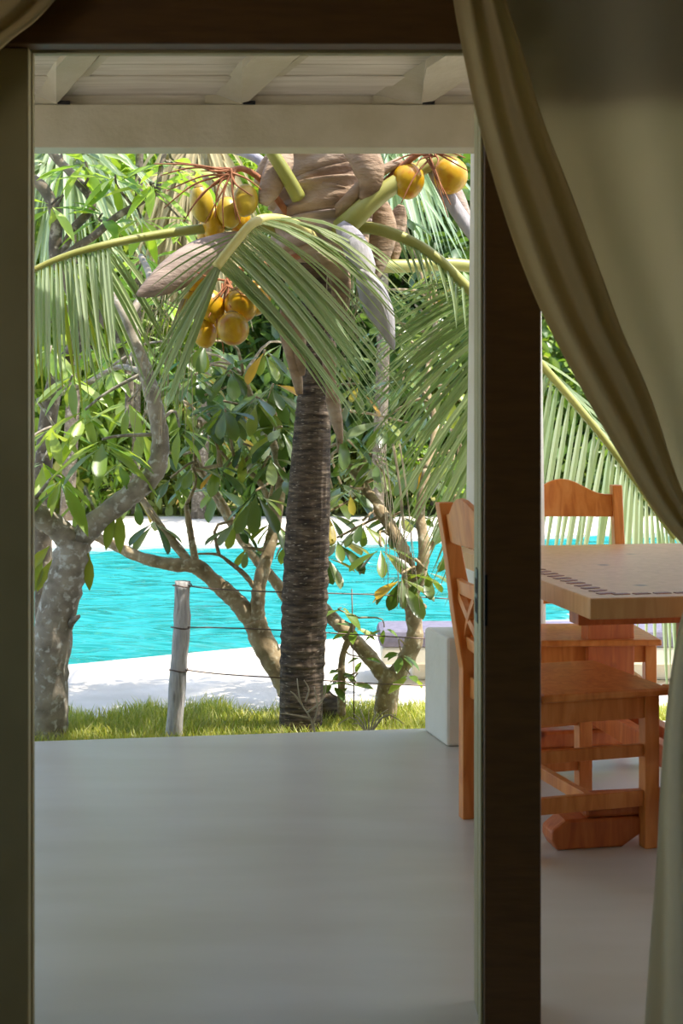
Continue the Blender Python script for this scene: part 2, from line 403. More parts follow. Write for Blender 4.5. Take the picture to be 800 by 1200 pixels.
obj('latch_hole', G().mm(XR - .0095, XR - .008, DW + .062, DW + .088, zp - .035, zp - .005), 'gap_shade', sp)
obj('hinge_slot', G().mm(XR + .001, XR + .006, DW - .0035, DW + .001, zp - .05, zp + .05), 'gap_shade', post)

# terrace roof: beam, boards, rafters
BY = 5.0
beam = struct('trim_beam', G().mm(-3.2, 3.4, BY, BY + .12, ZW(173, BY), ZW(122, BY)), 'white_paint', bevel=.004)
obj('wall_plate', G().mm(-3.2, 3.4, BY + .03, BY + .12, ZW(122, BY), ZW(109, BY) - .003), 'ceiling_white', beam)
SL = .143
def CZ(y): return 2.41 + SL * (5.0 - y)
roof = struct('ceiling_terrace', G().hexa([Vector((-4.5, 2.88, CZ(2.88) + .03)), Vector((4.5, 2.88, CZ(2.88) + .03)), Vector((4.5, 5.2, CZ(5.2) + .03)), Vector((-4.5, 5.2, CZ(5.2) + .03))],
       [Vector((-4.5, 2.88, CZ(2.88) + .12)), Vector((4.5, 2.88, CZ(2.88) + .12)), Vector((4.5, 5.2, CZ(5.2) + .12)), Vector((-4.5, 5.2, CZ(5.2) + .12))]), 'ceiling_white')
bw = .095
for i in range(22):
    y0 = 5.12 - bw * i; y1 = y0 - bw + .004
    dz = rnd.uniform(-.003, .003)
    q = [Vector((-3.2, y1, CZ(y1) + dz)), Vector((3.4, y1, CZ(y1) + dz)), Vector((3.4, y0, CZ(y0) + dz)), Vector((-3.2, y0, CZ(y0) + dz))]
    obj('ceiling_board', G().hexa(q, [v + Vector((0, 0, .022)) for v in q]), 'ceiling_white', roof, bevel=.002)
# rafters: slanting across the boards, their undersides widening towards the house
def on_plane(px, py, drop):
    # meeting point of the sight line with the sloping roof plane lowered by drop
    a = (YH - py) / F
    Y = (2.41 + SL * 5.0 - drop - CH) / (a + SL)
    return P(px, py, Y)
for (l1, l2, l3) in [((34, 108, 67, 72.5), (66, 120, 67, 72), (76, 111, 111, 70)),
                     ((240, 106, 283, 70.5), (283, 120, 284, 70), (297, 114, 345, 72)),
                     ((437, 111, 492, 78.6), (493, 119, 499, 70), (507, 119, 580, 71))]:
    fa, fb, fc, fd = P(l1[0], 121.7, BY + .02), P(l1[0], l1[1], BY + .02), P(l2[0], 121.7, BY), P(l3[0] - (l3[2] - l3[0]) / (l3[1] - l3[3]) * (120 - l3[1]), 120, BY)
    e = on_plane(l2[2], 70, .0); f_ = on_plane(l3[2], 70, .015); ft = f_ + Vector((.03, 0, .03)); fdt = fd + Vector((.03, .02, .05))
    eb = e + Vector((0, -.02, -.035))
    run = Vector((.556, -1, .143)) * .8
    g = G(); g.add([fa, fb, fc, fd, fdt, e, eb, f_, ft, e + run, eb + run, f_ + run, ft + run],
        [(0, 2, 1), (1, 2, 5), (2, 6, 5), (2, 3, 7, 6), (3, 4, 8, 7), (5, 6, 10, 9), (6, 7, 11, 10), (7, 8, 12, 11), (9, 10, 11, 12), (1, 4, 3, 2), (1, 5, 8, 4), (5, 9, 12, 8)])
    raf = obj('rafter', g, 'white_paint', roof)
    obj('rafter_batten', G().bar(fdt + Vector((.004, -.02, 0)), ft + Vector((.004, 0, 0)), .03, .035), 'white_paint', raf)
    obj('notch_shade', G().mm(fc.x + .006, fc.x + .05, 4.990, 5.004, ZW(122.2, BY), ZW(118.8, BY)), 'gap_shade', raf)  # solid black block painting the shade where rafter meets beam

# low white wall end and round column on it
g = G()
b0 = [Vector((XW(497, 5.33), 5.33, 0)), Vector((XW(523, 5.07), 5.07, 0)), Vector((.79, 5.08, 0)), Vector((.79, 5.38, 0))]
zt = .405
g.hexa(b0, [v + Vector((0, 0, zt)) for v in b0])
lw = struct('column_plinth', g, 'plaster', bevel=.012)
g = G(); cx, cy = .625, 5.215
prof = [(.155, zt), (.150, .8), (.140, 1.5), (.132, ZW(173, BY) + .02)]
g.tube([Vector((cx, cy, z)) for _, z in prof], [r_ for r_, _ in prof], 24)
struct('column', g, 'plaster', smooth=False)

# ================================================================== CURTAINS
cur = thing('curtain', 'olive-white muslin curtain swept aside to the right of the doorway', 'curtain', (XW(800, 2.5), 2.5, 0))
def band_grid(left, right, Yl, Yr, n_fold, amp, nu=60, nv=40, tight=0, belly=.02):
    L = [Vector((a, b, 0)) for a, b in left]; R = [Vector((a, b, 0)) for a, b in right]
    Ls = spline(L, nu + 1); Rs = spline(R, nu + 1)
    def fn(u, v):
        i = int(round(u * nu)); p = Ls[i].lerp(Rs[i], v)
        e = min(1, 4 * v, 4 * (1 - v))
        Y = Yl + (Yr - Yl) * v + amp * e * math.sin(n_fold * 2 * math.pi * (v + .05 * math.sin(5 * u)) + .8 * math.sin(3 * u)) * (1 - tight * u)
        Y += -belly * math.sin(math.pi * v) * (1 - .3 * u)
        return P(p.x, p.y, Y)
    return G().grid(fn, nu, nv)
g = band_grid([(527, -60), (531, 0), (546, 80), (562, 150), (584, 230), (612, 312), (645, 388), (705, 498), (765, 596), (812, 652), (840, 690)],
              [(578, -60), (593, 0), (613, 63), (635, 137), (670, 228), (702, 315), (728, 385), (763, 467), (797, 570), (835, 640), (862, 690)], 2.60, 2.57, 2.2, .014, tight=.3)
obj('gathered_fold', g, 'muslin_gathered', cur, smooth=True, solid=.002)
g = band_grid([(548, -60), (560, 0), (575, 63), (596, 137), (628, 228), (662, 315), (690, 385), (730, 467), (775, 570), (822, 640), (852, 690)],
              [(1000, -60), (1000, 0), (1000, 63), (1000, 137), (995, 228), (985, 315), (970, 385), (940, 467), (910, 570), (885, 640), (876, 690)], 2.665, 2.665, 3.4, .008, nv=70, tight=.4)
obj('hanging_panel', g, 'muslin', cur, smooth=True, solid=.0015)
g = band_grid([(838, 668), (806, 700), (789, 770), (779, 850), (773, 930), (769, 1010), (762, 1100), (755, 1200), (752, 1262)],
              [(878, 668), (880, 700), (890, 770), (905, 850), (915, 930), (925, 1010), (935, 1100), (945, 1200), (950, 1262)], 2.60, 2.62, 3.3, .028, nv=60)
obj('hanging_tail', g, 'muslin', cur, smooth=True, solid=.0015)
a = P(858, 676, 2.60)
obj('tie_band', G().tube([a + Vector((math.cos(t) * .045, math.sin(t) * .06, .02 * math.cos(t))) for t in [i * 2 * math.pi / 16 for i in range(17)]], .008, 8), 'muslin_gathered', cur, smooth=True)
obj('curtain_rod', G().tube([Vector((.12, 2.62, 2.16)), Vector((1.4, 2.62, 2.16))], .012, 10), 'dark_timber', cur, smooth=True)

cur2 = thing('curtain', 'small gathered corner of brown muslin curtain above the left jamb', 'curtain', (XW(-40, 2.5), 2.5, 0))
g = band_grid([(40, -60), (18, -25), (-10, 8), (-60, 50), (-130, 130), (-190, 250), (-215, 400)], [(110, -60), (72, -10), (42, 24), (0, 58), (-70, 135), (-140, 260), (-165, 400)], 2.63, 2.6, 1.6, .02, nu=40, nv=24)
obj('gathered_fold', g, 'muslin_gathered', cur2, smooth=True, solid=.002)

# ================================================================== FURNITURE
def make_chair(name, label, loc, rz, group=None):
    """pine chair: local +y is where the sitter looks"""
    t = thing(name, label, 'chair', loc, rz, group)
    W = .205; D = .20; SH = .455
    def lean(z): return -D - (0 if z < .46 else (z - .46) * .17)
    for s in (-1, 1):
        g = G(); zs = [0, .25, .46, .62, .80, .965]; hw = .019
        prev = None
        ring = []
        for z in zs:
            y = lean(z); dd = .034 if z < .7 else .026
            ring.append([Vector((s * W - hw, y - dd, z)), Vector((s * W + hw, y - dd, z)), Vector((s * W + hw, y + dd, z)), Vector((s * W - hw, y + dd, z))])
        vs = [v for r_ in ring for v in r_]; fs = [(3, 2, 1, 0), tuple(4 * (len(zs) - 1) + i for i in range(4))]
        for i in range(len(zs) - 1):
            for j in range(4): fs.append((4 * i + j, 4 * i + (j + 1) % 4, 4 * i + 4 + (j + 1) % 4, 4 * i + 4 + j))
        g.add(vs, fs)
        obj('back_post', g, 'pine', t, bevel=.004, local=True)
        obj('leg', G().mm(s * W - .02, s * W + .02, D - .045, D + .0, 0, SH - .022), 'pine', t, bevel=.003, local=True)
        obj('side_rail', G().mm(s * W - .014, s * W + .014, -D + .03, D - .045, SH - .085, SH - .022), 'pine', t, bevel=.002, local=True)
        obj('stretcher', G().mm(s * W - .011, s * W + .011, -D + .034, D - .045, .12, .165), 'pine', t, bevel=.002, local=True)
        obj('stretcher', G().mm(s * W - .009, s * W + .009, -D + .034, D - .045, .26, .295), 'pine', t, bevel=.002, local=True)
    obj('front_rail', G().mm(-W + .02, W - .02, D - .038, D - .012, SH - .085, SH - .022), 'pine', t, bevel=.002, local=True)
    obj('back_rail', G().mm(-W + .019, W - .019, -D - .012, -D + .014, SH - .085, SH - .022), 'pine', t, bevel=.002, local=True)
    obj('stretcher', G().mm(-W + .011, W - .011, -.012, .012, .125, .16), 'pine', t, bevel=.002, local=True)
    # seat slab with cut-outs round the back posts
    obj('seat', G().prism([(-W - .03, SH - .022), (W + .03, SH - .022), (W + .03, SH), (-W - .03, SH)], -D + .036, D + .03), 'pine', t, bevel=.006, local=True)
    # curved rails
    def curved(z0, z1, arch=0, th=.02, n=14):
        g = G(); vs = []; fs = []
        for i in range(n + 1):
            u = i / n * 2 - 1; x = u * (W - .019); bow = -.022 * (1 - u * u)
            zt_ = z1 + arch * (.5 + .5 * math.cos(math.pi * max(-1, min(1, u * 1.12))))
            for (yy, z) in ((-th / 2, z0), (th / 2, z0), (th / 2, zt_), (-th / 2, zt_)):
                vs.append(Vector((x, lean(z) + bow + yy, z)))
        for i in range(n):
            for j in range(4): fs.append((4 * i + j, 4 * i + (j + 1) % 4, 4 * i + 4 + (j + 1) % 4, 4 * i + 4 + j))
        fs += [(3, 2, 1, 0), tuple(4 * n + j for j in range(4))]
        return g.add(vs, fs)
    obj('top_rail', curved(.845, .93, .058), 'pine', t, bevel=.003, local=True)
    obj('lower_rail', curved(.69, .735), 'pine', t, bevel=.003, local=True)
    obj('lower_rail', curved(.52, .56), 'pine', t, bevel=.003, local=True)
    # crossing fretwork between the two lower rails
    for s in (-1, 1):
        for off in (-1, 1):
            x0 = off * W / 2 - s * W * .42; x1 = off * W / 2 + s * W * .42
            p = []
            for i in range(6):
                u = i / 5; x = x0 + (x1 - x0) * u; z = .558 + (.692 - .558) * u
                p.append(Vector((x, lean(z) - .022 * (1 - (x / W) ** 2), z)))
            g = G()
            for i in range(5): g.bar(p[i], p[i + 1], .018, .022)
            obj('fret_bar', g, 'pine', t, local=True)
    return t
# chair 1, at the left side of the table, seen edge on
c1a = Vector((.384, 4.21, 0)); c1b = Vector((.525, 3.74, 0))
d1 = (c1b - c1a).normalized(); f1 = Vector((-d1.y, d1.x, 0))      # facing +x
mid = (c1a + c1b) / 2; ctr = mid + f1 * .20
ch1 = make_chair('dining_chair', 'orange pine chair standing edge on beside the dark door post', (ctr.x, ctr.y, 0), math.atan2(-f1.x, f1.y), 'pine dining chairs')
ch2 = make_chair('dining_chair', 'pine chair with arched top rail facing us behind the dining table', (.86, 4.93, 0), math.radians(183), 'pine dining chairs')
ch3 = make_chair('dining_chair', 'pine chair half hidden by the curtain at the near end of the table', (1.17, 3.72, 0), math.radians(4), 'pine dining chairs')

# table
TA = math.radians(10)
tn = P(699, 703, 3.53); tx, ty = .645, 3.545
tab = thing('dining_table', 'pale pine trestle dining table with dark inlaid border', 'table', (tx, ty, 0), TA)
TW, TD, TZ = .98, 1.44, .752
obj('table_top', G().mm(0, TW, 0, TD, TZ - .056, TZ), 'table_wood', tab, bevel=.004, local=True)
def tile(x, y, w_, d_, r_=0):
    M = Matrix.Rotation(r_, 3, 'Z')
    return G().box((x, y, TZ + .0005), (w_, d_, .003), M)
for i in range(23):
    obj('inlay_tile', tile(.075, .085 + i * .058, .050, .022, .5 if i % 2 else .3), 'inlay', tab, local=True)
for i in range(14):
    obj('inlay_tile', tile(.11 + i * .058, .065, .045, .02, .1), 'inlay', tab, local=True)
for yy in (.35, 1.15):
    g = G().prism([(0, .03), (.015, 0), (.21, 0), (.29, .05), (TW - .29, .05), (TW - .21, 0), (TW - .015, 0), (TW, .03), (TW, .055), (TW - .04, .085), (.04, .085), (0, .055)], yy - .045, yy + .045)
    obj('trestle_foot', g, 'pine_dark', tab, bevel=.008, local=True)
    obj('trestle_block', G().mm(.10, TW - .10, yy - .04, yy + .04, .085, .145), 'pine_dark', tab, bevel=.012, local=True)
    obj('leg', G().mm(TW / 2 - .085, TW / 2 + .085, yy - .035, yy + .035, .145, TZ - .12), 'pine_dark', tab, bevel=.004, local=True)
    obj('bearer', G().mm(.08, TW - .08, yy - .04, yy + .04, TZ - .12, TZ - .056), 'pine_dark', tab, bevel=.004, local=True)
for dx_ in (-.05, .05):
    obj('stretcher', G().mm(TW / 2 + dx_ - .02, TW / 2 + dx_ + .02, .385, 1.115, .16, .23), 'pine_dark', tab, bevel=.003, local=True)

# sun bed on the deck
sb = thing('sun_bed', 'low white masonry sun bed with lilac-grey cushion beside the pool', 'sun bed', (1.0, 7.3, GZ))
y0 = 7.6
def sunbed(g, x0, x1, ya, yb, z0, z1): return g.mm(x0, x1, ya, yb, z0, z1)
obj('base', G().mm(.36, 1.9, 6.98, 7.2, GZ, GZ + .10), 'plaster', sb, bevel=.015)
obj('slab', G().mm(.20, 2.0, 6.85, 7.25, GZ + .10, GZ + .19), 'plaster', sb, bevel=.015)
obj('cushion', G().mm(.185, 1.8, 6.83, 7.2, GZ + .19, GZ + .275), 'cushion', sb, bevel=.03)

# ================================================================== FENCE
fp = thing('fence_post', 'weathered grey wooden stake of the wire fence left of the palm', 'fence post', P(204, 866, 5.58))
pts = [P(203, 872, 5.58), P(206, 830, 5.58), P(209, 785, 5.58), P(213, 735, 5.58), P(213, 710, 5.58), P(214, 681, 5.58)]
obj('stake', G().tube(spline(pts, 14), [.036, .036, .034, .035, .036, .035, .033, .036, .034, .036, .033, .031, .032, .033], 12, wob=.06), 'grey_wood', fp, smooth=True)
for k, (ys, ) in enumerate([(686,), (735,), (785,)]):
    c = P(213.5 - k * 2.2, ys, 5.58)
    obj('wire_loop', G().tube([c + Vector((math.cos(t) * .038, math.sin(t) * .038, .004 * math.sin(2 * t))) for t in [i * 2 * math.pi / 14 for i in range(15)]], .003, 6), 'wire', fp, smooth=True)
for k, pl in enumerate([[(219, 686, 5.56), (250, 690, 5.6), (330, 694, 5.7), (440, 697, 5.8), (560, 704, 5.9)],
                        [(219, 735, 5.56), (270, 736, 5.6), (340, 739, 5.7), (440, 745, 5.8), (560, 752, 5.9)],
                        [(217, 785, 5.56), (260, 790, 5.6), (340, 795, 5.7), (440, 801, 5.8), (560, 806, 5.9)]]):
    o_ = obj('fence_wire', G().tube(spline([P(*q) for q in pl], 30), .0028, 6), 'wire', smooth=True, origin=P(*pl[0]))
    tag(o_, ['uppermost thin rusty wire running right from the fence stake', 'middle thin rusty wire running right from the fence stake', 'lowest thin rusty wire running right from the fence stake'][k], 'wire', 'fence wires')
w2 = obj('fence_stay', G().tube([P(412, 690, 5.82), P(414, 770, 5.82), P(415, 858, 5.82)], .0028, 6), 'wire', smooth=True, origin=P(415, 858, 5.82))
tag(w2, 'thin upright wire stay among the fence wires right of the palm', 'wire')

# ================================================================== GRASS
NB = 60000
gx = nr.uniform(-2.3, 2.6, NB)
edge = np.interp(gx, [-4.5, -1.14, .33, 4.5], [4.62, 5.155, 5.37, 5.95])
gy = edge + .02 + nr.uniform(0, 1, NB) * (6.12 - edge + .1 * np.sin(gx * 7) + .06 * np.sin(gx * 19))
hh = nr.uniform(.03, .09, NB); an = nr.uniform(0, 2 * np.pi, NB); ln = nr.uniform(.2, .9, NB) * hh; wd = nr.uniform(.0016, .0034, NB)
V = np.zeros((NB, 5, 3)); dx, dy = np.cos(an), np.sin(an)
V[:, 0] = np.stack([gx - dy * wd, gy + dx * wd, np.full(NB, GZ)], 1); V[:, 1] = np.stack([gx + dy * wd, gy - dx * wd, np.full(NB, GZ)], 1)
V[:, 2] = np.stack([gx + dy * wd * .7 + dx * ln * .35, gy - dx * wd * .7 + dy * ln * .35, GZ + hh * .65], 1)
V[:, 3] = np.stack([gx - dy * wd * .7 + dx * ln * .35, gy + dx * wd * .7 + dy * ln * .35, GZ + hh * .65], 1)
V[:, 4] = np.stack([gx + dx * ln, gy + dy * ln, GZ + hh], 1)

def np_mesh(name, V, faces, mat, parent=None, kind=None, smooth=False):
    """V (N,k,3) world, faces: list of tuples per island"""
    N, k, _ = V.shape
    off = np.array(wloc(parent)) if parent else np.zeros(3)
    me = bpy.data.meshes.new(name)
    co = (V - off).reshape(-1, 3)
    ls = [len(f) for f in faces]; idx = np.concatenate([np.array(f) for f in faces])
    allidx = (idx[None, :] + (np.arange(N) * k)[:, None]).ravel()
    tot = np.tile(np.array(ls), N); st = np.concatenate([[0], np.cumsum(tot)[:-1]])
    me.vertices.add(N * k); me.vertices.foreach_set('co', co.ravel())
    me.loops.add(len(allidx)); me.loops.foreach_set('vertex_index', allidx.astype(np.int32))
    me.polygons.add(len(tot)); me.polygons.foreach_set('loop_start', st.astype(np.int32)); me.polygons.foreach_set('loop_total', tot.astype(np.int32))
    me.update(calc_edges=True); me.validate()
    if smooth: me.polygons.foreach_set('use_smooth', [True] * len(me.polygons))
    me.materials.append(MATS[mat])
    o = bpy.data.objects.new(name, me); COL.objects.link(o)
    if parent: o.parent = parent
    if kind: o['kind'] = kind
    return o
gr = np_mesh('grass', V, [(0, 1, 2, 3), (3, 2, 4)], 'grass_blade', kind='stuff')
tag(gr, 'narrow strip of sunlit short grass along the terrace edge', 'grass')
g = G(); xs = np.linspace(-3.5, 3.6, 40)
g.add([(x, np.interp(x, [-4.5, -1.14, .33, 4.5], [4.62, 5.155, 5.37, 5.95]) - .05, GZ + .006) for x in xs] + [(x, 6.08 + .1 * math.sin(x * 7) + .06 * math.sin(x * 19), GZ + .006) for x in xs],
      [(i, i + 1, 41 + i, 40 + i) for i in range(39)])
struct('floor_lawn', g, 'lawn_soil')

# ================================================================== PLANT HELPERS
def leaf_shape(kind):
    """unit leaf along +y, normal +z: returns verts, faces (midrib fold)"""
    if kind == 'obovate': prof = [(0, .016), (.12, .028), (.35, .10), (.6, .155), (.8, .165), (.93, .11), (1, .015)]
    elif kind == 'lance': prof = [(0, .012), (.1, .03), (.35, .105), (.6, .115), (.82, .07), (1, .004)]
    else: prof = [(0, .02), (.25, .16), (.55, .22), (.8, .14), (1, .01)]
    vs = []; n = len(prof)
    for t, w_ in prof:
        z = -.16 * t * t; vs += [(-w_, t, z + w_ * .35), (0, t, z), (w_, t, z + w_ * .35)]
    fs = []
    for i in range(n - 1):
        for j in range(2): fs.append((3 * i + j, 3 * i + j + 1, 3 * i + j + 4, 3 * i + j + 3))
    return np.array(vs, float), fs
LEAF = {k: leaf_shape(k) for k in ('obovate', 'lance', 'ovate')}
LEAFMESH = {}
def leaf_mesh(kind, mat):
    if (kind, mat) not in LEAFMESH:
        v, f = LEAF[kind]; me = bpy.data.meshes.new('leaf'); me.from_pydata(v.tolist(), [], f); me.update()
        me.polygons.foreach_set('use_smooth', [True] * len(me.polygons)); me.materials.append(MATS[mat]); LEAFMESH[(kind, mat)] = me
    return LEAFMESH[(kind, mat)]
def basis(d, nrm):
    y = Vector(d).normalized(); x = y.cross(Vector(nrm))
    if x.length < 1e-3: x = y.orthogonal()
    x.normalize(); z = x.cross(y); return Matrix((x, y, z)).transposed()
def put_leaf(root, p, d, nrm, size, kind, mat, wide=1.0):
    o = bpy.data.objects.new('leaf', leaf_mesh(kind, mat)); COL.objects.link(o); o.parent = root
    R = basis(d, nrm) @ Matrix.Diagonal((size * wide, size, size))
    o.matrix_local = Matrix.Translation(p - wloc(root)) @ R.to_4x4()
    return o
def bulk_leaves(name, root, pos, dirs, sizes, kind, mat, wide=1.0, part_kind='stuff'):
    """many leaves in one mesh"""
    v, f = LEAF[kind] if kind != 'tiny' else (np.array([(0, 0, 0), (-.2, .5, .05), (0, 1, -.1), (.2, .5, .05)]), [(0, 3, 2, 1)])
    pos = np.asarray(pos); d = np.asarray(dirs, float); d /= np.linalg.norm(d, axis=1, keepdims=True)
    up = np.array([0, 0, 1.0]) + nr.normal(0, .35, d.shape)
    x = np.cross(d, up); x /= np.linalg.norm(x, axis=1, keepdims=True) + 1e-9; z = np.cross(x, d)
    s = np.asarray(sizes)[:, None, None]
    V = pos[:, None, :] + s * (wide * v[None, :, 0:1] * x[:, None, :] + v[None, :, 1:2] * d[:, None, :] + v[None, :, 2:3] * z[:, None, :])
    return np_mesh(name, V, f, mat, root, part_kind, smooth=False)

def branch(root, pl, r0, r1, mat, name='branch', n=None, seg=10, knob=.10):
    pts = spline([P(*q) for q in pl], n or (6 * len(pl)))
    m_ = len(pts); rad = [(r0 + (r1 - r0) * i / (m_ - 1)) * (1 + knob * (rnd.random() - .5)) for i in range(m_)]
    obj(name, G().tube(pts, rad, seg, wob=.05), mat, root, smooth=True)
    return pts

def cluster(root, p, n, size, kind, mat, droop=.3, spread=1.0, bulk=None, alt=None):
    a0 = rnd.uniform(0, 6.28)
    for i in range(n):
        a = a0 + i * 2.4; el = rnd.uniform(-.5, .5) - droop
        d = Vector((math.cos(a) * spread, math.sin(a) * spread * .8, el)).normalized()
        s = size * rnd.uniform(.7, 1.15)
        nrm = Vector((rnd.uniform(-.4, .4), rnd.uniform(-.6, .2), 1))
        q = p + d * .015 + Vector((0, 0, -.012 * i / 3))
        mm = alt if (alt and rnd.random() < .035) else mat
        if bulk is None: put_leaf(root, q, d, nrm, s, kind, mm)
        else: bulk[0].append(q[:]); bulk[1].append(d[:]); bulk[2].append(s)

def twig_to(g, skel, p, r=.006):
    q = min(skel, key=lambda s_: (s_ - p).length); m_ = (q + p) / 2 + Vector((rnd.uniform(-.06, .06), rnd.uniform(-.06, .06), rnd.uniform(-.02, .08)))
    g.tube(spline([q, m_, p], 6), [r * 1.5, r * 1.4, r * 1.2, r, r, r * .9], 5)

# ================================================================== TREE A (left, lichen-grey forked trunk)
tA = thing('forked_tree', 'lichen-spotted forked tree with long drooping leaves beside the left jamb', 'tree', P(52, 880, 5.62))
sk = branch(tA, [(50, 884, 5.62), (54, 840, 5.62), (57, 780, 5.62), (66, 720, 5.62), (80, 670, 5.62), (88, 632, 5.62)], .092, .072, 'bark_lichen', 'trunk', knob=.16, seg=14)
sk += branch(tA, [(88, 640, 5.62), (112, 612, 5.6), (150, 582, 5.58), (180, 555, 5.57), (188, 520, 5.57), (182, 478, 5.58), (172, 440, 5.6), (160, 405, 5.62), (148, 372, 5.65), (120, 330, 5.75)], .05, .022, 'bark_lichen', knob=.16)
sk += branch(tA, [(88, 640, 5.62), (66, 618, 5.58), (44, 602, 5.55), (15, 575, 5.5), (-30, 540, 5.5)], .052, .04, 'bark_lichen', knob=.16)
sk += branch(tA, [(78, 735, 5.60), (88, 725, 5.56), (93, 722, 5.52)], .02, .006, 'bark_lichen', 'snag', n=5, seg=6)
sk += branch(tA, [(150, 372, 5.65), (175, 330, 5.9), (165, 300, 6.1)], .02, .012, 'bark_lichen')
sk += branch(tA, [(44, 470, 5.9), (100, 450, 6.0), (140, 430, 6.1), (175, 440, 5.62)], .014, .012, 'bark_lichen')
g = G()
cl = [(120, 515, 5.5, 9, .24), (72, 560, 5.55, 7, .22), (100, 480, 5.7, 8, .22), (150, 470, 5.75, 7, .2), (60, 500, 5.6, 7, .24), (85, 440, 5.8, 8, .2), (130, 430, 5.9, 8, .2),
      (165, 500, 5.8, 6, .18), (210, 500, 5.8, 6, .18), (140, 540, 5.7, 7, .18), (100, 580, 5.7, 6, .18), (60, 405, 5.9, 7, .2), (190, 400, 6.1, 7, .18), (50, 540, 5.8, 6, .2)]
for (px, py, Y, n_, s_) in cl:
    p = P(px, py, Y); twig_to(g, sk, p); cluster(tA, p, n_, s_, 'lance', 'leaf_lance', droop=.7)
obj('twigs', g, 'bark_lichen', tA, smooth=True, kind='stuff')
for (px, py, dx_, s_) in [(103, 648, .05, .155), (72, 660, -.15, .19), (62, 655, -.5, .15), (58, 640, -.9, .15), (140, 600, .02, .17), (133, 600, -.2, .16), (50, 655, -.3, .15)]:
    put_leaf(tA, P(px, py, 5.6), Vector((dx_, -.1, -1)), Vector((.1, -1, .2)), s_, 'lance', 'leaf_olive', 1.25)

# ================================================================== TREE B (frangipani behind the palm)
tB = thing('frangipani_tree', 'frangipani with low spreading branches and paddle leaves behind the palm trunk', 'tree', P(352, 862, 6.0))
sk = branch(tB, [(356, 866, 6.0), (345, 820, 6.0), (330, 790, 6.0), (308, 752, 6.0), (298, 727, 6.0)], .062, .05, 'bark_frangipani', 'trunk', seg=12, knob=.14)
sk += branch(tB, [(300, 735, 6.0), (280, 708, 6.0), (255, 685, 6.0), (230, 664, 6.0), (205, 662, 6.02), (170, 655, 6.05), (140, 642, 6.1), (112, 628, 6.15)], .042, .02, 'bark_frangipani', knob=.18)
sk += branch(tB, [(301, 735, 6.0), (302, 705, 5.98), (305, 680, 5.98), (316, 640, 6.0), (324, 605, 6.05), (330, 560, 6.15)], .034, .024, 'bark_frangipani', knob=.16)
sk += branch(tB, [(230, 664, 6.0), (224, 630, 6.0), (218, 592, 6.0)], .018, .012, 'bark_frangipani', 'snag', knob=.2)
sk += branch(tB, [(226, 664, 6.0), (205, 638, 6.05), (190, 620, 6.1), (170, 590, 6.2), (150, 560, 6.3)], .022, .014, 'bark_frangipani')
sk += branch(tB, [(300, 690, 5.98), (285, 672, 5.95), (270, 660, 5.93), (255, 650, 5.92), (232, 649, 5.9)], .013, .004, 'bark_frangipani', 'snag', knob=.3)
sk += branch(tB, [(345, 720, 6.15), (325, 685, 6.2), (300, 655, 6.25), (275, 620, 6.3), (255, 585, 6.35), (235, 550, 6.4), (225, 500, 6.5)], .026, .016, 'bark_frangipani', knob=.16)
sk += branch(tB, [(275, 620, 6.3), (262, 590, 6.2), (240, 560, 6.2), (228, 540, 6.2)], .014, .01, 'bark_frangipani')
sk += branch(tB, [(330, 560, 6.15), (320, 520, 6.2), (300, 480, 6.3), (285, 440, 6.4)], .022, .014, 'bark_frangipani')
sk += branch(tB, [(322, 600, 6.05), (300, 560, 6.1), (270, 545, 6.15), (225, 552, 6.2)], .014, .008, 'bark_frangipani')
g = G()
cl = [(276, 610, 5.9, 7, .17), (300, 575, 5.85, 9, .19), (262, 470, 6.0, 9, .2), (300, 465, 6.0, 9, .2), (330, 500, 6.0, 9, .19), (225, 545, 5.95, 6, .16), (255, 545, 6.0, 7, .17),
      (320, 610, 5.95, 5, .15), (285, 520, 6.1, 9, .18), (245, 500, 6.1, 8, .18), (320, 450, 6.1, 9, .2), (215, 470, 6.2, 7, .18), (200, 560, 6.1, 6, .16), (180, 610, 6.05, 5, .16),
      (335, 560, 6.1, 7, .18), (270, 430, 6.3, 9, .2), (310, 410, 6.3, 9, .2), (230, 430, 6.4, 8, .2), (290, 640, 6.0, 4, .12), (340, 630, 6.1, 6, .16), (160, 580, 6.3, 6, .16)]
for (px, py, Y, n_, s_) in cl:
    p = P(px, py, Y); twig_to(g, sk, p); cluster(tB, p, n_, s_ * .86, 'obovate', 'leaf_frangipani', droop=.65, alt='leaf_yellowing')
for k in range(20):
    p = P(rnd.uniform(195, 345), rnd.uniform(400, 570), rnd.uniform(5.95, 6.8)); twig_to(g, sk, p); cluster(tB, p, 7, rnd.uniform(.12, .17), 'obovate', 'leaf_frangipani', droop=.5, alt='leaf_yellowing')
obj('twigs', g, 'bark_frangipani', tB, smooth=True, kind='stuff')

# ================================================================== TREE C (frangipani right)
tC = thing('frangipani_tree', 'frangipani with forked knobbly trunk between the palm and the low wall', 'tree', P(452, 852, 5.95))
sk = branch(tC, [(450, 858, 5.95), (452, 825, 5.95), (456, 800, 5.95), (460, 785, 5.95)], .052, .05, 'bark_frangipani', 'trunk', n=10, seg=12, knob=.1)
sk += branch(tC, [(458, 800, 5.95), (476, 772, 5.93), (486, 745, 5.92), (483, 715, 5.92), (480, 685, 5.93), (476, 655, 5.95), (462, 625, 6.0), (440, 590, 6.1)], .042, .026, 'bark_frangipani', knob=.22)
sk += branch(tC, [(482, 700, 5.92), (492, 675, 5.9), (497, 640, 5.9), (492, 600, 5.95), (500, 550, 6.0)], .03, .02, 'bark_frangipani', knob=.2)
sk += branch(tC, [(455, 800, 5.95), (437, 775, 5.97), (415, 750, 6.0), (395, 730, 6.03), (378, 712, 6.07), (365, 690, 6.1)], .036, .026, 'bark_frangipani', knob=.2)
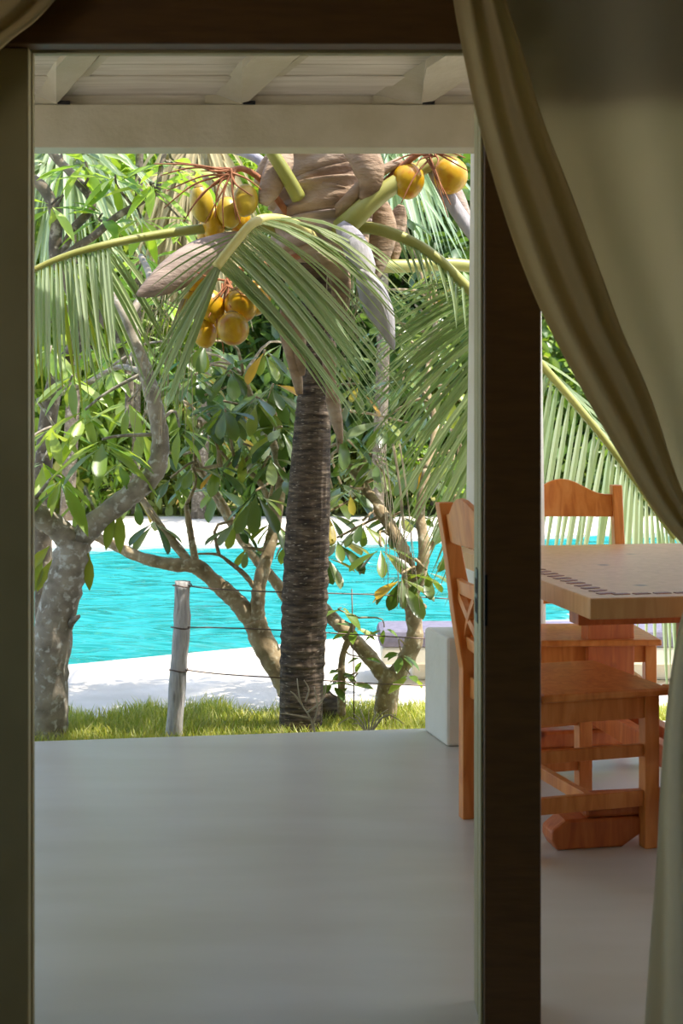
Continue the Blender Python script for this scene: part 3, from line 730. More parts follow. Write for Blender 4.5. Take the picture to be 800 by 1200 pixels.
sk += branch(tC, [(484, 718, 5.92), (492, 715, 5.9), (496, 710, 5.88)], .02, .018, 'bark_frangipani', 'snag', n=6, knob=.4)
sk += branch(tC, [(400, 838, 5.85), (400, 800, 5.85), (401, 770, 5.85), (410, 745, 5.85), (417, 722, 5.85)], .018, .012, 'bark_frangipani', knob=.2)
sk += branch(tC, [(440, 590, 6.1), (420, 560, 6.2), (400, 530, 6.3), (395, 480, 6.4)], .024, .014, 'bark_frangipani')
sk += branch(tC, [(500, 550, 6.0), (510, 500, 6.1), (500, 450, 6.2), (510, 380, 6.4)], .02, .012, 'bark_frangipani')
sk += branch(tC, [(495, 650, 5.9), (520, 620, 5.95), (535, 580, 6.0)], .014, .01, 'bark_frangipani')
g = G()
cl = [(470, 672, 5.75, 11, .21), (500, 668, 5.8, 7, .17), (446, 640, 5.9, 6, .17), (425, 610, 6.0, 7, .18), (395, 630, 6.0, 7, .18), (410, 570, 6.1, 8, .18), (520, 600, 6.0, 7, .18),
      (470, 600, 6.05, 8, .18), (490, 540, 6.05, 8, .18), (440, 540, 6.1, 8, .19), (400, 500, 6.2, 8, .2), (530, 540, 6.0, 7, .18), (500, 480, 6.2, 8, .2), (450, 490, 6.2, 8, .2),
      (525, 450, 6.2, 8, .2), (510, 390, 6.3, 8, .2), (545, 640, 6.1, 6, .16), (385, 600, 6.1, 6, .17), (380, 650, 6.0, 6, .18), (420, 450, 6.3, 8, .2), (535, 330, 6.5, 8, .2), (500, 300, 6.6, 8, .2), (470, 250, 6.7, 8, .2)]
for (px, py, Y, n_, s_) in cl:
    p = P(px, py, Y); twig_to(g, sk, p); cluster(tC, p, n_, s_ * .84, 'obovate', 'leaf_frangipani', droop=.6, alt='leaf_yellowing')
for k in range(20):
    p = P(rnd.uniform(385, 560), rnd.uniform(300, 590), rnd.uniform(6.0, 6.8)); twig_to(g, sk, p); cluster(tC, p, 7, rnd.uniform(.12, .17), 'obovate', 'leaf_frangipani', droop=.5)
cl2 = [(415, 735, 5.85, 5, .1), (400, 785, 5.85, 6, .085), (425, 770, 5.85, 4, .08), (390, 800, 5.85, 5, .085), (470, 765, 5.85, 5, .09), (480, 790, 5.85, 4, .09), (410, 800, 5.82, 4, .08), (450, 735, 5.85, 3, .08), (400, 712, 5.8, 4, .13)]
for (px, py, Y, n_, s_) in cl2:
    p = P(px, py, Y); twig_to(g, sk, p, .003); cluster(tC, p, n_, s_, 'ovate', 'leaf_mid', droop=.3)
obj('twigs', g, 'bark_frangipani', tC, smooth=True, kind='stuff')

# stump and dry stick plant by the palm foot
st = obj('tree_stump', G().ellipsoid(P(378, 850, 5.95), .10, .09, .14, fn=lambda v, t, ph: v * (1 + .12 * math.sin(3 * t + 2 * ph) + .06 * math.sin(7 * t))), 'bark_palm', smooth=True)
tag(st, 'dark rotten tree stump in the grass right behind the palm foot', 'stump')
dt = thing('dead_shrub', 'bare pale dry twigs sticking up in front of the palm foot', 'shrub', P(368, 862, 5.40))
for pl in [[(370, 864), (364, 842), (352, 822), (348, 795)], [(366, 850), (372, 830), (368, 805)], [(364, 842), (345, 838), (328, 836)], [(360, 835), (378, 820), (382, 800)], [(354, 826), (346, 815), (340, 810)], [(358, 822), (362, 808), (356, 797)]]:
    obj('twig', G().tube(spline([P(a, b_, 5.40) for a, b_ in pl], 8), [.005, .0045, .004, .0035, .003, .003, .0025, .002], 5), 'twig', dt, smooth=True)
dt = thing('dead_shrub', 'thin spiky dry weed in the grass near the low wall', 'shrub', P(432, 864, 5.42))
for k in range(9):
    a = -1.2 + k * .3; L = rnd.uniform(25, 48)
    obj('twig', G().tube(spline([P(432, 864, 5.42), P(432 + math.sin(a) * L * .5, 864 - L * .6, 5.42 + rnd.uniform(-.03, .03)), P(432 + math.sin(a) * L, 864 - math.cos(a) * L, 5.42)], 6), [.0035, .003, .003, .0025, .002, .0015], 5), 'twig', dt, smooth=True)

# ================================================================== COCONUT PALM
PY = 5.72
palm = thing('coconut_palm', 'dwarf coconut palm with ringed trunk, yellow coconuts and a broken drooping frond', 'palm', P(350, 885, PY))
# ringed trunk
ctrl = [(350, 890, 27), (352, 857, 25), (354, 780, 26), (357, 700, 27), (361, 600, 25.5), (366, 500, 21.5), (370, 430, 18.5), (373, 370, 18), (375, 330, 24)]
N = 150; pts = []; rad = []
for i in range(N):
    t = i / (N - 1) * (len(ctrl) - 1); k = min(int(t), len(ctrl) - 2); u = t - k
    c = [ctrl[k][j] * (1 - u) + ctrl[k + 1][j] * u for j in range(3)]
    pts.append(P(c[0], c[1], PY)); ring_ = ((i * .29) % 1.0)
    rad.append(c[2] / F * PY * (1.0 + .045 * (1 - ring_) - .02 + .02 * math.sin(i * 1.7)))
obj('trunk', G().tube(pts, rad, 22, wob=.035), 'bark_palm', palm, smooth=False)
# swollen crown base in fibre
cc = [(374, 335, 22), (376, 310, 40), (378, 280, 50), (379, 245, 50), (380, 210, 46), (382, 170, 42), (384, 120, 30)]
obj('crown_core', G().tube(spline([P(a, b_, PY) for a, b_, _ in cc], 20), [interp([c_[2] for c_ in cc], i / 19) / F * PY for i in range(20)], 20, wob=.08), 'palm_fibre', palm, smooth=True)
# dry leaf sheaths wrapped round the crown: (angle start, angle end, py start, py end, band height px, radius px)
def sheath_band(a0, a1, y0_, y1_, hpx, rpx, mat, flare=6, cxp=379):
    def fn(u, v):
        a = math.radians(a0 + (a1 - a0) * u); py = y0_ + (y1_ - y0_) * u + (v - .5) * hpx * (1 - .75 * abs(2 * u - 1) ** 3)
        r_ = (rpx + flare * (1 - v) + 2.0 * math.sin(9 * v + 4 * u)) / F * PY
        c = P(cxp, py, PY); return Vector((c.x + r_ * math.cos(a), c.y + r_ * math.sin(a), c.z))
    return G().grid(fn, 26, 10)
for (a0, a1, y0_, y1_, hh_, rr, mt) in [(170, 360, 262, 205, 50, 52, 'sheath'), (185, 372, 225, 262, 36, 55, 'sheath'), (165, 330, 222, 184, 46, 56, 'sheath'), (190, 350, 250, 226, 40, 58, 'sheath'),
                                       (200, 380, 205, 168, 60, 50, 'sheath'), (180, 345, 285, 262, 34, 54, 'spathe'), (210, 365, 300, 285, 36, 48, 'sheath')]:
    obj('leaf_sheath', sheath_band(a0, a1, y0_, y1_, hh_, rr, mt), mt, palm, smooth=True, solid=.006)
def spathe(pl, wpx, mat, name='spathe', cup=.5, nrm=Vector((0, -1, 0)), prof=(.25, .7, 1, 1, .85, .5, .05)):
    pts = spline([P(*q) for q in pl], 18); Yk = pl[0][2]
    def fn(u, v):
        i = int(round(u * 17)); p = pts[i]; d = (pts[min(i + 1, 17)] - pts[max(i - 1, 0)]).normalized()
        a = d.cross(nrm).normalized(); w_ = interp(list(prof), u) * wpx / F * Yk / 2; s_ = 2 * v - 1
        return p + a * s_ * w_ - nrm * (s_ * s_) * w_ * cup
    obj(name, G().grid(fn, 17, 8), mat, palm, smooth=True, solid=.006)
spathe([(285, 276, 5.5), (250, 292, 5.42), (215, 312, 5.35), (185, 332, 5.3), (160, 346, 5.28)], 42, 'spathe', cup=.6)
spathe([(398, 262, 5.45), (415, 285, 5.38), (425, 310, 5.36), (430, 325, 5.36)], 30, 'sheath_grey', 'dry_sheath', prof=(.4, .9, 1, .9, .5))
spathe([(424, 315, 5.36), (437, 345, 5.34), (450, 375, 5.34), (461, 410, 5.36)], 32, 'sheath_grey', 'dry_sheath', prof=(.35, .8, 1, 1, .8, .4, .05))
spathe([(498, 186, 5.55), (518, 218, 5.5), (538, 250, 5.47), (562, 284, 5.45)], 16, 'sheath_grey', 'dry_sheath', prof=(.3, .8, 1, 1, 1, .9))
spathe([(508, 196, 5.6), (530, 222, 5.58), (552, 262, 5.55)], 20, 'spathe', 'dry_sheath')
spathe([(334, 176, 5.5), (322, 205, 5.45), (308, 240, 5.45)], 30, 'sheath', 'dry_sheath', prof=(.6, 1, 1, .8, .3))
spathe([(414, 166, 5.45), (428, 185, 5.42), (434, 210, 5.42), (425, 235, 5.45)], 36, 'sheath', 'dry_sheath', prof=(.9, 1, 1, .7, .2))
spathe([(340, 350, 5.55), (338, 385, 5.55), (344, 420, 5.56), (351, 462, 5.6)], 22, 'sheath', 'dry_sheath', prof=(.8, 1, 1, .8, .6, .3))
spathe([(352, 365, 5.52), (350, 390, 5.52), (352, 420, 5.55), (354, 440, 5.58)], 16, 'sheath', 'dry_sheath', prof=(.8, 1, 1, .8, .6, .3))
spathe([(384, 400, 5.55), (386, 430, 5.55), (390, 470, 5.56), (400, 520, 5.6)], 18, 'sheath', 'dry_sheath', prof=(.9, 1, .8, .6, .9, .7, .1))
spathe([(445, 230, 5.62), (450, 265, 5.6), (444, 300, 5.6), (436, 335, 5.6)], 30, 'sheath', 'dry_sheath')
spathe([(470, 240, 5.75), (464, 270, 5.75), (462, 310, 5.75)], 22, 'sheath', 'dry_sheath')
spathe([(300, 215, 5.7), (318, 190, 5.65), (330, 168, 5.65)], 22, 'sheath', 'dry_sheath')
spathe([(372, 295, 5.38), (395, 318, 5.4), (400, 350, 5.45), (396, 385, 5.5)], 24, 'sheath', 'dry_sheath')
# petioles without visible blades (blades stand above the beam)
def petiole(pl, w0, w1, mat='petiole'):
    pts = spline([P(*q) for q in pl], 16); g = G()
    n_ = len(pts); k0 = 0
    rad = [(w0 + (w1 - w0) * i / (n_ - 1)) / F * PY / 2 for i in range(n_)]
    return obj('petiole', g.tube(pts, rad, 10), mat, palm, smooth=True), pts

def leaflet_verts(p0, p1, arch, w_, nseg=6, kink=None):
    """narrow folded leaflet from p0 to p1 with upward arch"""
    vs = []; c = (p0 + p1) / 2 + Vector((0, 0, arch)) if kink is None else kink
    for i in range(nseg + 1):
        t = i / nseg; p = p0 * (1 - t) ** 2 + c * 2 * t * (1 - t) + p1 * t * t
        d = (2 * (1 - t) * (c - p0) + 2 * t * (p1 - c)); d = d.normalized() if d.length > 1e-6 else Vector((0, 0, -1))
        a = d.cross(FACE[0])
        if a.length < 1e-3: a = Vector((1, 0, 0))
        a.normalize(); nn = a.cross(d)
        hw = w_ / 2 * (min(1, .35 + 3 * t) if t < .5 else max(.04, 1 - ((t - .5) / .5) ** 1.6))
        vs += [p - a * hw + nn * hw * .5, p, p + a * hw + nn * hw * .5]
    fs = []
    for i in range(nseg):
        for j in range(2): fs.append((3 * i + j, 3 * i + j + 1, 3 * i + j + 4, 3 * i + j + 3))
    return vs, fs
FACE = [Vector((.15, -.7, .75))]

def frond(rach, w0, w1, sets, rmat='rachis', name='frond', individual=True):
    """rach: px/Y polyline; sets: list of (t0,t1,n,end polyline,(width px),arch m,mat)"""
    pts = spline([P(*q) for q in rach], 40)
    rad = [(w0 + (w1 - w0) * i / 39) / F * PY / 2 for i in range(40)]
    fr = obj(name, G().tube(pts, rad, 8), rmat, palm, smooth=True)
    joined = {}
    for (t0, t1, n_, ends, wpx, arch, mt) in sets:
        E = [P(*q) for q in ends]
        for i in range(n_):
            u = (i + .5) / n_; t = t0 + (t1 - t0) * u
            x_ = t * 39; k = min(int(x_), 38); p0 = pts[k].lerp(pts[k + 1], x_ - k)
            ue = u * (len(E) - 1); ke = min(int(ue), len(E) - 2); p1 = E[ke].lerp(E[ke + 1], ue - ke)
            L = (p1 - p0).length
            p1 = p0 + (p1 - p0) * rnd.uniform(.86, 1.08) + Vector((rnd.gauss(0, .012), rnd.gauss(0, .03), rnd.gauss(0, .012)))
            vs, fs = leaflet_verts(p0, p1, arch * L * rnd.uniform(.7, 1.2), wpx * rnd.uniform(.8, 1.15) / F * PY)
            if individual: obj('leaflet', G().add(vs, fs), mt, fr)
            else: joined.setdefault(mt, G()).add(vs, fs)
    for mt, g in joined.items(): obj('leaflets', g, mt, fr, kind='stuff')
    return fr

# front broken frond
frond([(372, 282, 5.55), (345, 262, 5.42), (318, 256, 5.32), (296, 262, 5.24), (275, 285, 5.2), (253, 313, 5.17)], 11, 11, [
    (.62, 1.0, 30, [(470, 455, 5.3), (455, 470, 5.27), (436, 478, 5.22), (415, 488, 5.2), (405, 488, 5.17)], 6.0, .10, 'palm_leaflet_silver'),
    (.30, .64, 16, [(500, 330, 5.35), (490, 380, 5.3), (470, 440, 5.28)], 3.6, .22, 'palm_leaflet'),
    (.90, 1.0, 15, [(206, 452, 5.1), (196, 480, 5.12), (182, 470, 5.1), (166, 462, 5.12)], 5.0, .05, 'palm_leaflet_silver'),
    (.68, .98, 9, [(165, 320, 5.2), (168, 370, 5.15), (170, 420, 5.15), (176, 460, 5.15)], 3.0, .12, 'palm_leaflet')])
# left frond
frond([(365, 285, 5.72), (300, 264, 5.62), (240, 268, 5.55), (180, 276, 5.48), (128, 286, 5.4), (80, 299, 5.34), (36, 318, 5.3), (-20, 350, 5.25)], 14, 5, [
    (.57, .97, 24, [(150, 420, 5.35), (120, 440, 5.3), (95, 450, 5.25), (70, 455, 5.22), (45, 440, 5.2), (20, 430, 5.2), (-30, 430, 5.2)], 5.2, .06, 'palm_leaflet_silver'),
    (.55, .75, 16, [(215, 395, 5.5), (200, 420, 5.5), (180, 450, 5.5), (150, 470, 5.45), (120, 470, 5.4)], 5.0, .10, 'palm_leaflet'),
    (.60, .95, 12, [(140, 440, 5.5), (100, 470, 5.5), (60, 470, 5.45), (20, 450, 5.4)], 5.0, .05, 'leaf_olive')], 'petiole')
# right frond passing behind the door post
frond([(395, 275, 5.60), (430, 267, 5.55), (470, 278, 5.52), (510, 301, 5.5), (554, 344, 5.52), (600, 392, 5.55), (640, 434, 5.58), (700, 505, 5.62), (745, 565, 5.66), (790, 630, 5.7)], 15, 7, [
    (.40, .68, 50, [(442, 352, 5.6), (425, 430, 5.6), (420, 500, 5.6), (430, 560, 5.58), (460, 640, 5.58), (500, 680, 5.58), (545, 700, 5.58)], 4.8, .10, 'palm_leaflet'),
    (.36, .62, 22, [(470, 360, 5.7), (455, 450, 5.7), (450, 540, 5.7), (480, 620, 5.68), (530, 680, 5.66)], 4.0, .12, 'palm_leaflet'),
    (.66, 1.0, 26, [(600, 660, 5.55), (640, 690, 5.55), (680, 700, 5.55), (720, 730, 5.55), (770, 800, 5.6), (800, 820, 5.6)], 7.0, .05, 'palm_leaflet_silver'),
    (.62, .98, 18, [(690, 470, 5.75), (740, 530, 5.75), (790, 600, 5.78), (830, 690, 5.8)], 6.0, .05, 'palm_leaflet'),
    (.20, .42, 14, [(480, 330, 5.45), (520, 350, 5.45), (545, 400, 5.4)], 3.2, .1, 'palm_leaflet')], 'petiole')
# fronds reaching up over the roof line and to the back, only their stalks in view
def high_frond(dirv, L, droop, n_=46):
    c = P(380, 205, PY); dirv = Vector(dirv).normalized(); side = dirv.cross(Vector((0, 0, 1))).normalized(); pts = []
    for i in range(40):
        t = i / 39; pts.append(c + dirv * L * t + Vector((0, 0, -droop * t ** 2.2)))
    fr = obj('frond', G().tube(pts, [.030 * (1 - .8 * i / 39) for i in range(40)], 8), 'petiole', palm, smooth=True); g = G()
    for i in range(n_):
        t = .22 + .78 * i / n_; p0 = pts[min(39, int(t * 39))]; d = (pts[min(39, int(t * 39) + 1)] - p0)
        for s_ in (-1, 1):
            ll = .62 * math.sin(math.pi * min(1, .2 + .75 * t)); p1 = p0 + side * s_ * ll * .75 + dirv * ll * .45 + Vector((0, 0, -ll * .45))
            vs, fs = leaflet_verts(p0, p1, .08, .028); g.add(vs, fs)
    obj('leaflets', g, 'palm_leaflet', fr, kind='stuff')
high_frond((-.55, .5, 1.25), 2.3, 1.0); high_frond((.6, .55, 1.3), 2.3, .9); high_frond((.05, 1.0, 1.0), 2.3, .9); high_frond((-.9, .9, .8), 2.2, .5); high_frond((.95, .8, .85), 2.2, .5)
petiole([(350, 232, 5.5), (335, 205, 5.45), (312, 168, 5.42), (296, 140, 5.42)], 17, 13)
petiole([(386, 225, 5.62), (388, 190, 5.6), (389, 150, 5.6)], 20, 18)
petiole([(380, 285, 5.68), (408, 262, 5.5), (440, 232, 5.48), (480, 205, 5.5), (540, 172, 5.55), (570, 160, 5.6)], 30, 12)
petiole([(380, 265, 5.68), (404, 240, 5.5), (430, 212, 5.47), (470, 188, 5.5)], 20, 10, 'sheath')
petiole([(420, 312, 5.62), (470, 312, 5.75), (530, 310, 5.85), (575, 316, 5.9)], 17, 15, 'petiole')
petiole([(330, 215, 5.75), (300, 185, 5.75), (262, 172, 5.75)], 14, 10, 'sheath_grey')
# coconuts
COCO = {}
def coconut(px, py, Y, wpx, hpx, tilt, mat='husk_yellow', cal=True):
    if mat not in COCO:
        g = G().ellipsoid((0, 0, 0), .5, .5, .5, nu=20, nv=14, fn=lambda v, t, ph: Vector((v.x * (1 + .05 * math.cos(3 * t)), v.y * (1 + .05 * math.cos(3 * t)), v.z)) * (1 + .05 * math.cos(ph)))
        me = bpy.data.meshes.new('coconut'); me.from_pydata(g.v, [], g.f); me.update(); me.polygons.foreach_set('use_smooth', [True] * len(me.polygons)); me.materials.append(MATS[mat])
        h = G().tube([Vector((0, 0, .455)), Vector((0, 0, .50)), Vector((0, 0, .56))], [.22, .20, .06], 9)
        mc = bpy.data.meshes.new('calyx'); mc.from_pydata(h.v, [], h.f); mc.update(); mc.materials.append(MATS['calyx']); COCO[mat] = (me, mc)
    me, mc = COCO[mat]
    o = bpy.data.objects.new('coconut', me); COL.objects.link(o); o.parent = palm
    o.location = P(px, py, Y) - wloc(palm); o.rotation_euler = (rnd.uniform(-.2, .3), math.radians(tilt), rnd.uniform(0, 6)); s_ = wpx / F * Y; o.scale = (s_, s_, hpx / F * Y)
    o['label'] = 'ripe yellow coconut' if mat == 'husk_yellow' else 'pale greenish-yellow coconut'
    if cal:
        c = bpy.data.objects.new('calyx', mc); COL.objects.link(c); c.parent = o
    return o
for a in [(236, 240, 5.5, 28, 44, -14, 'husk_pale'), (250, 262, 5.56, 30, 40, 0, 'husk_yellow'), (268, 250, 5.52, 28, 38, 6, 'husk_pale'), (287, 236, 5.46, 30, 40, 16, 'husk_pale'), (280, 258, 5.6, 28, 36, 8, 'husk_yellow'), (243, 275, 5.62, 26, 34, -6, 'husk_yellow'),
          (282, 359, 5.36, 38, 42, 20, 'husk_yellow'), (298, 350, 5.5, 38, 44, 24, 'husk_yellow'), (273, 386, 5.28, 38, 40, 8, 'husk_yellow'), (247, 360, 5.36, 32, 42, -12, 'husk_yellow'), (240, 392, 5.36, 28, 34, -8, 'husk_yellow'), (255, 380, 5.5, 30, 34, -4, 'husk_yellow'), (231, 327, 5.5, 28, 34, -20, 'husk_yellow'), (222, 358, 5.55, 28, 36, -14, 'husk_pale'),
          (478, 213, 5.5, 38, 44, -8, 'husk_yellow'), (527, 207, 5.45, 40, 44, 6, 'husk_yellow')]:
    coconut(*a)
# flower stalks and thin strings
def stalk(pl, r0=.006, r1=.0025, mat='stalk'):
    pts = spline([P(*q) for q in pl], 12)
    obj('fruit_stalk', G().tube(pts, [r0 + (r1 - r0) * i / 11 for i in range(12)], 6), mat, palm, smooth=True)
stalk([(345, 262, 5.6), (310, 215, 5.5), (285, 198, 5.45), (268, 202, 5.42)], .016, .012)
for (ex, ey) in [(180, 192), (188, 206), (195, 224), (192, 244), (205, 190), (222, 246), (240, 262), (252, 255), (277, 258), (282, 262), (296, 230), (306, 222), (235, 200), (215, 260), (262, 268)]:
    stalk([(268 + rnd.uniform(-8, 8), 202 + rnd.uniform(-5, 5), 5.42), ((268 + ex) / 2 + rnd.uniform(-6, 6), (202 + ey) / 2 - rnd.uniform(0, 8), 5.40), (ex, ey, 5.42)], .0055, .002)
stalk([(350, 300, 5.55), (310, 310, 5.45), (275, 318, 5.4), (262, 340, 5.38)], .014, .010)
for (ex, ey) in [(276, 372), (262, 352), (250, 350), (285, 345), (244, 372), (270, 360), (282, 374), (236, 372), (255, 400), (228, 318), (262, 415)]:
    stalk([(266 + rnd.uniform(-6, 6), 332 + rnd.uniform(-6, 6), 5.38), ((266 + ex) / 2 + rnd.uniform(-8, 8), (332 + ey) / 2, 5.34), (ex, ey, 5.30)], .0048, .002)
stalk([(425, 240, 5.55), (460, 205, 5.5), (490, 180, 5.46), (505, 178, 5.44)], .015, .012)
for (ex, ey) in [(460, 190), (470, 238), (488, 194), (510, 196), (520, 230), (535, 188), (528, 240), (545, 185), (500, 172), (540, 178), (475, 178), (455, 175), (515, 160), (525, 255), (548, 200)]:
    stalk([(505 + rnd.uniform(-14, 10), 178 + rnd.uniform(-4, 5), 5.42), ((505 + ex) / 2 + rnd.uniform(-6, 6), (178 + ey) / 2 - rnd.uniform(0, 6), 5.38), (ex, ey, 5.36)], .0050, .002)
for k in range(22):
    x0 = rnd.uniform(380, 420); stalk([(x0, rnd.uniform(290, 320), 5.45), (x0 + rnd.uniform(-6, 12), 345, 5.45), (x0 + rnd.uniform(-14, 26), rnd.uniform(370, 420), 5.48)], .0025, .0015, 'twig')
for k in range(16):
    x0 = rnd.uniform(450, 490); stalk([(x0 - 10, 520, 5.56), (x0, 590, 5.55), (x0 + rnd.uniform(-6, 16), rnd.uniform(640, 720), 5.55)], .0018, .0012, 'twig')
for k in range(18):
    x0 = rnd.uniform(165, 225); stalk([(x0 + 20, 350, 5.5), (x0 + 4, 400, 5.5), (x0 + rnd.uniform(-12, 8), rnd.uniform(450, 540), 5.5)], .0022, .0012, 'twig')

# ================================================================== GREY BRANCHING TREE (upper left, by the water)
tD = thing('bare_branched_tree', 'grey crooked tree with big pale leaves at upper left over the pool', 'tree', P(58, 835, 6.7))
sk = branch(tD, [(56, 850, 6.7), (52, 700, 6.75), (50, 560, 6.8), (64, 450, 6.85), (90, 400, 6.9), (88, 350, 6.9), (66, 300, 6.9), (66, 255, 6.9), (52, 222, 6.9), (30, 205, 6.9), (0, 190, 6.9)], .05, .024, 'bark_grey', 'trunk', knob=.12)
sk += branch(tD, [(64, 310, 6.9), (90, 290, 6.85), (112, 275, 6.8), (135, 255, 6.8), (160, 240, 6.8), (185, 225, 6.8)], .024, .014, 'bark_grey')
sk += branch(tD, [(72, 300, 6.9), (86, 268, 6.9), (108, 240, 6.95), (85, 205, 7.0), (62, 180, 7.0), (50, 150, 7.0)], .02, .024, 'bark_grey')
sk += branch(tD, [(150, 500, 6.8), (150, 430, 6.9), (125, 380, 6.9), (95, 345, 6.9)], .02, .026, 'bark_grey')
sk += branch(tD, [(88, 380, 6.9), (120, 360, 7.0), (150, 375, 7.0), (170, 350, 7.0)], .016, .01, 'bark_grey')
sk += branch(tD, [(185, 225, 6.8), (190, 190, 6.9), (200, 160, 7.0)], .014, .01, 'bark_grey')
g = G()
cl = [(135, 205, 6.7, 9, .26), (180, 215, 6.7, 9, .26), (100, 190, 6.8, 8, .26), (165, 255, 6.75, 8, .24), (60, 240, 6.8, 6, .22), (200, 190, 6.9, 8, .26), (120, 250, 6.85, 8, .24), (210, 255, 7.0, 8, .24),
      (90, 310, 7.0, 8, .24), (130, 320, 7.0, 8, .24), (60, 340, 7.0, 8, .24), (170, 300, 7.0, 8, .24), (110, 410, 6.9, 8, .22), (150, 400, 6.9, 8, .24), (60, 420, 6.9, 8, .22), (190, 350, 7.0, 8, .22), (75, 195, 7.0, 7, .24), (230, 200, 7.1, 8, .24)]
for (px, py, Y, n_, s_) in cl:
    p = P(px, py, Y); twig_to(g, sk, p); cluster(tD, p, n_, s_, 'lance', 'leaf_bright', droop=.25, spread=.9)
obj('twigs', g, 'bark_grey', tD, smooth=True, kind='stuff')

# ================================================================== BACKGROUND GARDEN BEYOND THE POOL
def bg_tree(name, label, px, Y, crown, mat, n_, leaf, kind='ovate', trunk_r=.09, cat='tree', group='trees beyond the pool', bark='bark_grey', droop=.2, lean_=0):
    """crown: list of (px, py, rx px, rz px, dy m) blobs"""
    base = P(px, 600, Y); base.z = GZ - .02
    t = thing(name, label, cat, base, group=group)
    g = G(); tops = []
    for (cx_, cy_, rx, rz_, dy) in crown: tops.append(P(cx_, cy_, Y + dy))
    m0 = sum(tops, Vector()) / len(tops)
    fork = base + (m0 - base) * .35 + Vector((rnd.uniform(-.2, .2), 0, 0))
    obj('trunk', G().tube(spline([base, base + (fork - base) * .5 + Vector((rnd.uniform(-.15, .15), 0, 0)), fork], 10), [trunk_r * (1.2 - .4 * i / 9) for i in range(10)], 9, wob=.1), bark, t, smooth=True)
    for c in tops:
        obj('branch', G().tube(spline([fork, (fork + c) / 2 + Vector((rnd.uniform(-.3, .3), rnd.uniform(-.2, .2), .2)), c], 9), [trunk_r * (.7 - .55 * i / 8) for i in range(9)], 7), bark, t, smooth=True)
    tot = sum(c_[2] * c_[3] for c_ in crown); pos = []; dirs = []; sz = []
    for (c, cr) in zip(tops, crown):
        k = int(n_ * cr[2] * cr[3] / tot); rx = cr[2] / F * Y; rz_ = cr[3] / F * Y; ry = min(rx, rz_, 1.6)
        u = nr.normal(0, 1, (k, 3)); u /= np.linalg.norm(u, axis=1, keepdims=True); rr = nr.uniform(.45, 1.06, (k, 1)) ** .6
        q = u * rr * np.array([rx, ry, rz_]) + np.array(c)
        # clump the leaves a little
        cen = q[nr.randint(0, k, max(4, k // 9))]; j = nr.randint(0, len(cen), k); q = cen[j] + (q - cen[j]) * .0 + nr.normal(0, leaf * .45, (k, 3))
        d = u * .8 + nr.normal(0, .7, (k, 3)); d[:, 2] -= droop + .25
        pos.append(q); dirs.append(d); sz.append(nr.uniform(.6, 1.15, k) * leaf)
    bulk_leaves('foliage', t, np.concatenate(pos), np.concatenate(dirs), np.concatenate(sz), kind, mat)
    return t
LB = 'trees beyond the pool'
bg_tree('broadleaf_tree', 'bright yellow-green broadleaf tree beyond the pool at the far left', 70, 19.5, [(60, 330, 90, 90, 0), (20, 250, 80, 80, .5), (110, 250, 70, 70, -.4), (70, 440, 90, 70, -.6)], 'leaf_bright', 3600, .34)
bg_tree('broadleaf_tree', 'mid-green tree behind the left drooping frond beyond the pool', 170, 20.5, [(170, 280, 80, 90, 0), (150, 400, 80, 70, -.5), (210, 190, 80, 70, .5), (200, 470, 70, 60, -.8)], 'leaf_mid', 3200, .32, 'lance')
bg_tree('broadleaf_tree', 'pale green tree behind the upper coconut bunch beyond the pool', 250, 22.0, [(250, 230, 80, 80, 0), (300, 190, 80, 80, .5), (230, 330, 70, 80, -.5), (290, 360, 70, 80, 0)], 'leaf_bright', 3200, .34, 'lance')
bg_tree('broadleaf_tree', 'dark glossy tree behind the palm crown beyond the pool', 340, 19.0, [(330, 420, 80, 80, 0), (300, 480, 70, 60, -.4), (390, 450, 80, 70, .3), (350, 330, 80, 80, .6)], 'leaf_deep', 3400, .30)
bg_tree('broadleaf_tree', 'deep green tree under the right coconuts beyond the pool', 470, 19.5, [(470, 300, 80, 80, 0), (520, 240, 80, 70, .4), (450, 400, 80, 70, -.4), (530, 360, 80, 80, .2), (480, 210, 80, 60, .6)], 'leaf_deep', 3600, .32)
bg_tree('broadleaf_tree', 'olive-gold tree behind the hanging right frond beyond the pool', 500, 21.0, [(480, 490, 80, 60, 0), (540, 470, 80, 70, .4), (420, 520, 70, 50, -.4), (560, 390, 70, 70, .6)], 'leaf_gold', 3000, .30)
bg_tree('broadleaf_tree', 'dense green tree beyond the pool right of the door post', 660, 20.0, [(640, 430, 90, 90, 0), (720, 400, 90, 90, .4), (680, 530, 90, 60, -.4), (770, 500, 90, 80, .2)], 'leaf_mid', 3400, .32)
bg_tree('broadleaf_tree', 'tall green tree filling the top of the garden at far left', 30, 26, [(10, 180, 110, 90, 0), (110, 150, 110, 90, 0), (60, 90, 120, 80, 0)], 'leaf_mid', 3000, .42)
bg_tree('broadleaf_tree', 'tall light green tree filling the top of the garden behind the palm', 330, 27, [(230, 130, 110, 90, 0), (340, 150, 110, 90, 0), (430, 130, 110, 90, 0), (330, 230, 120, 80, 0)], 'leaf_bright', 3600, .42, 'lance')
bg_tree('broadleaf_tree', 'tall deep green tree filling the top right of the garden', 570, 26, [(520, 150, 110, 90, 0), (610, 200, 110, 110, 0), (560, 290, 110, 100, 0), (700, 260, 120, 120, 0), (470, 250, 100, 90, 0)], 'leaf_mid', 3800, .42)
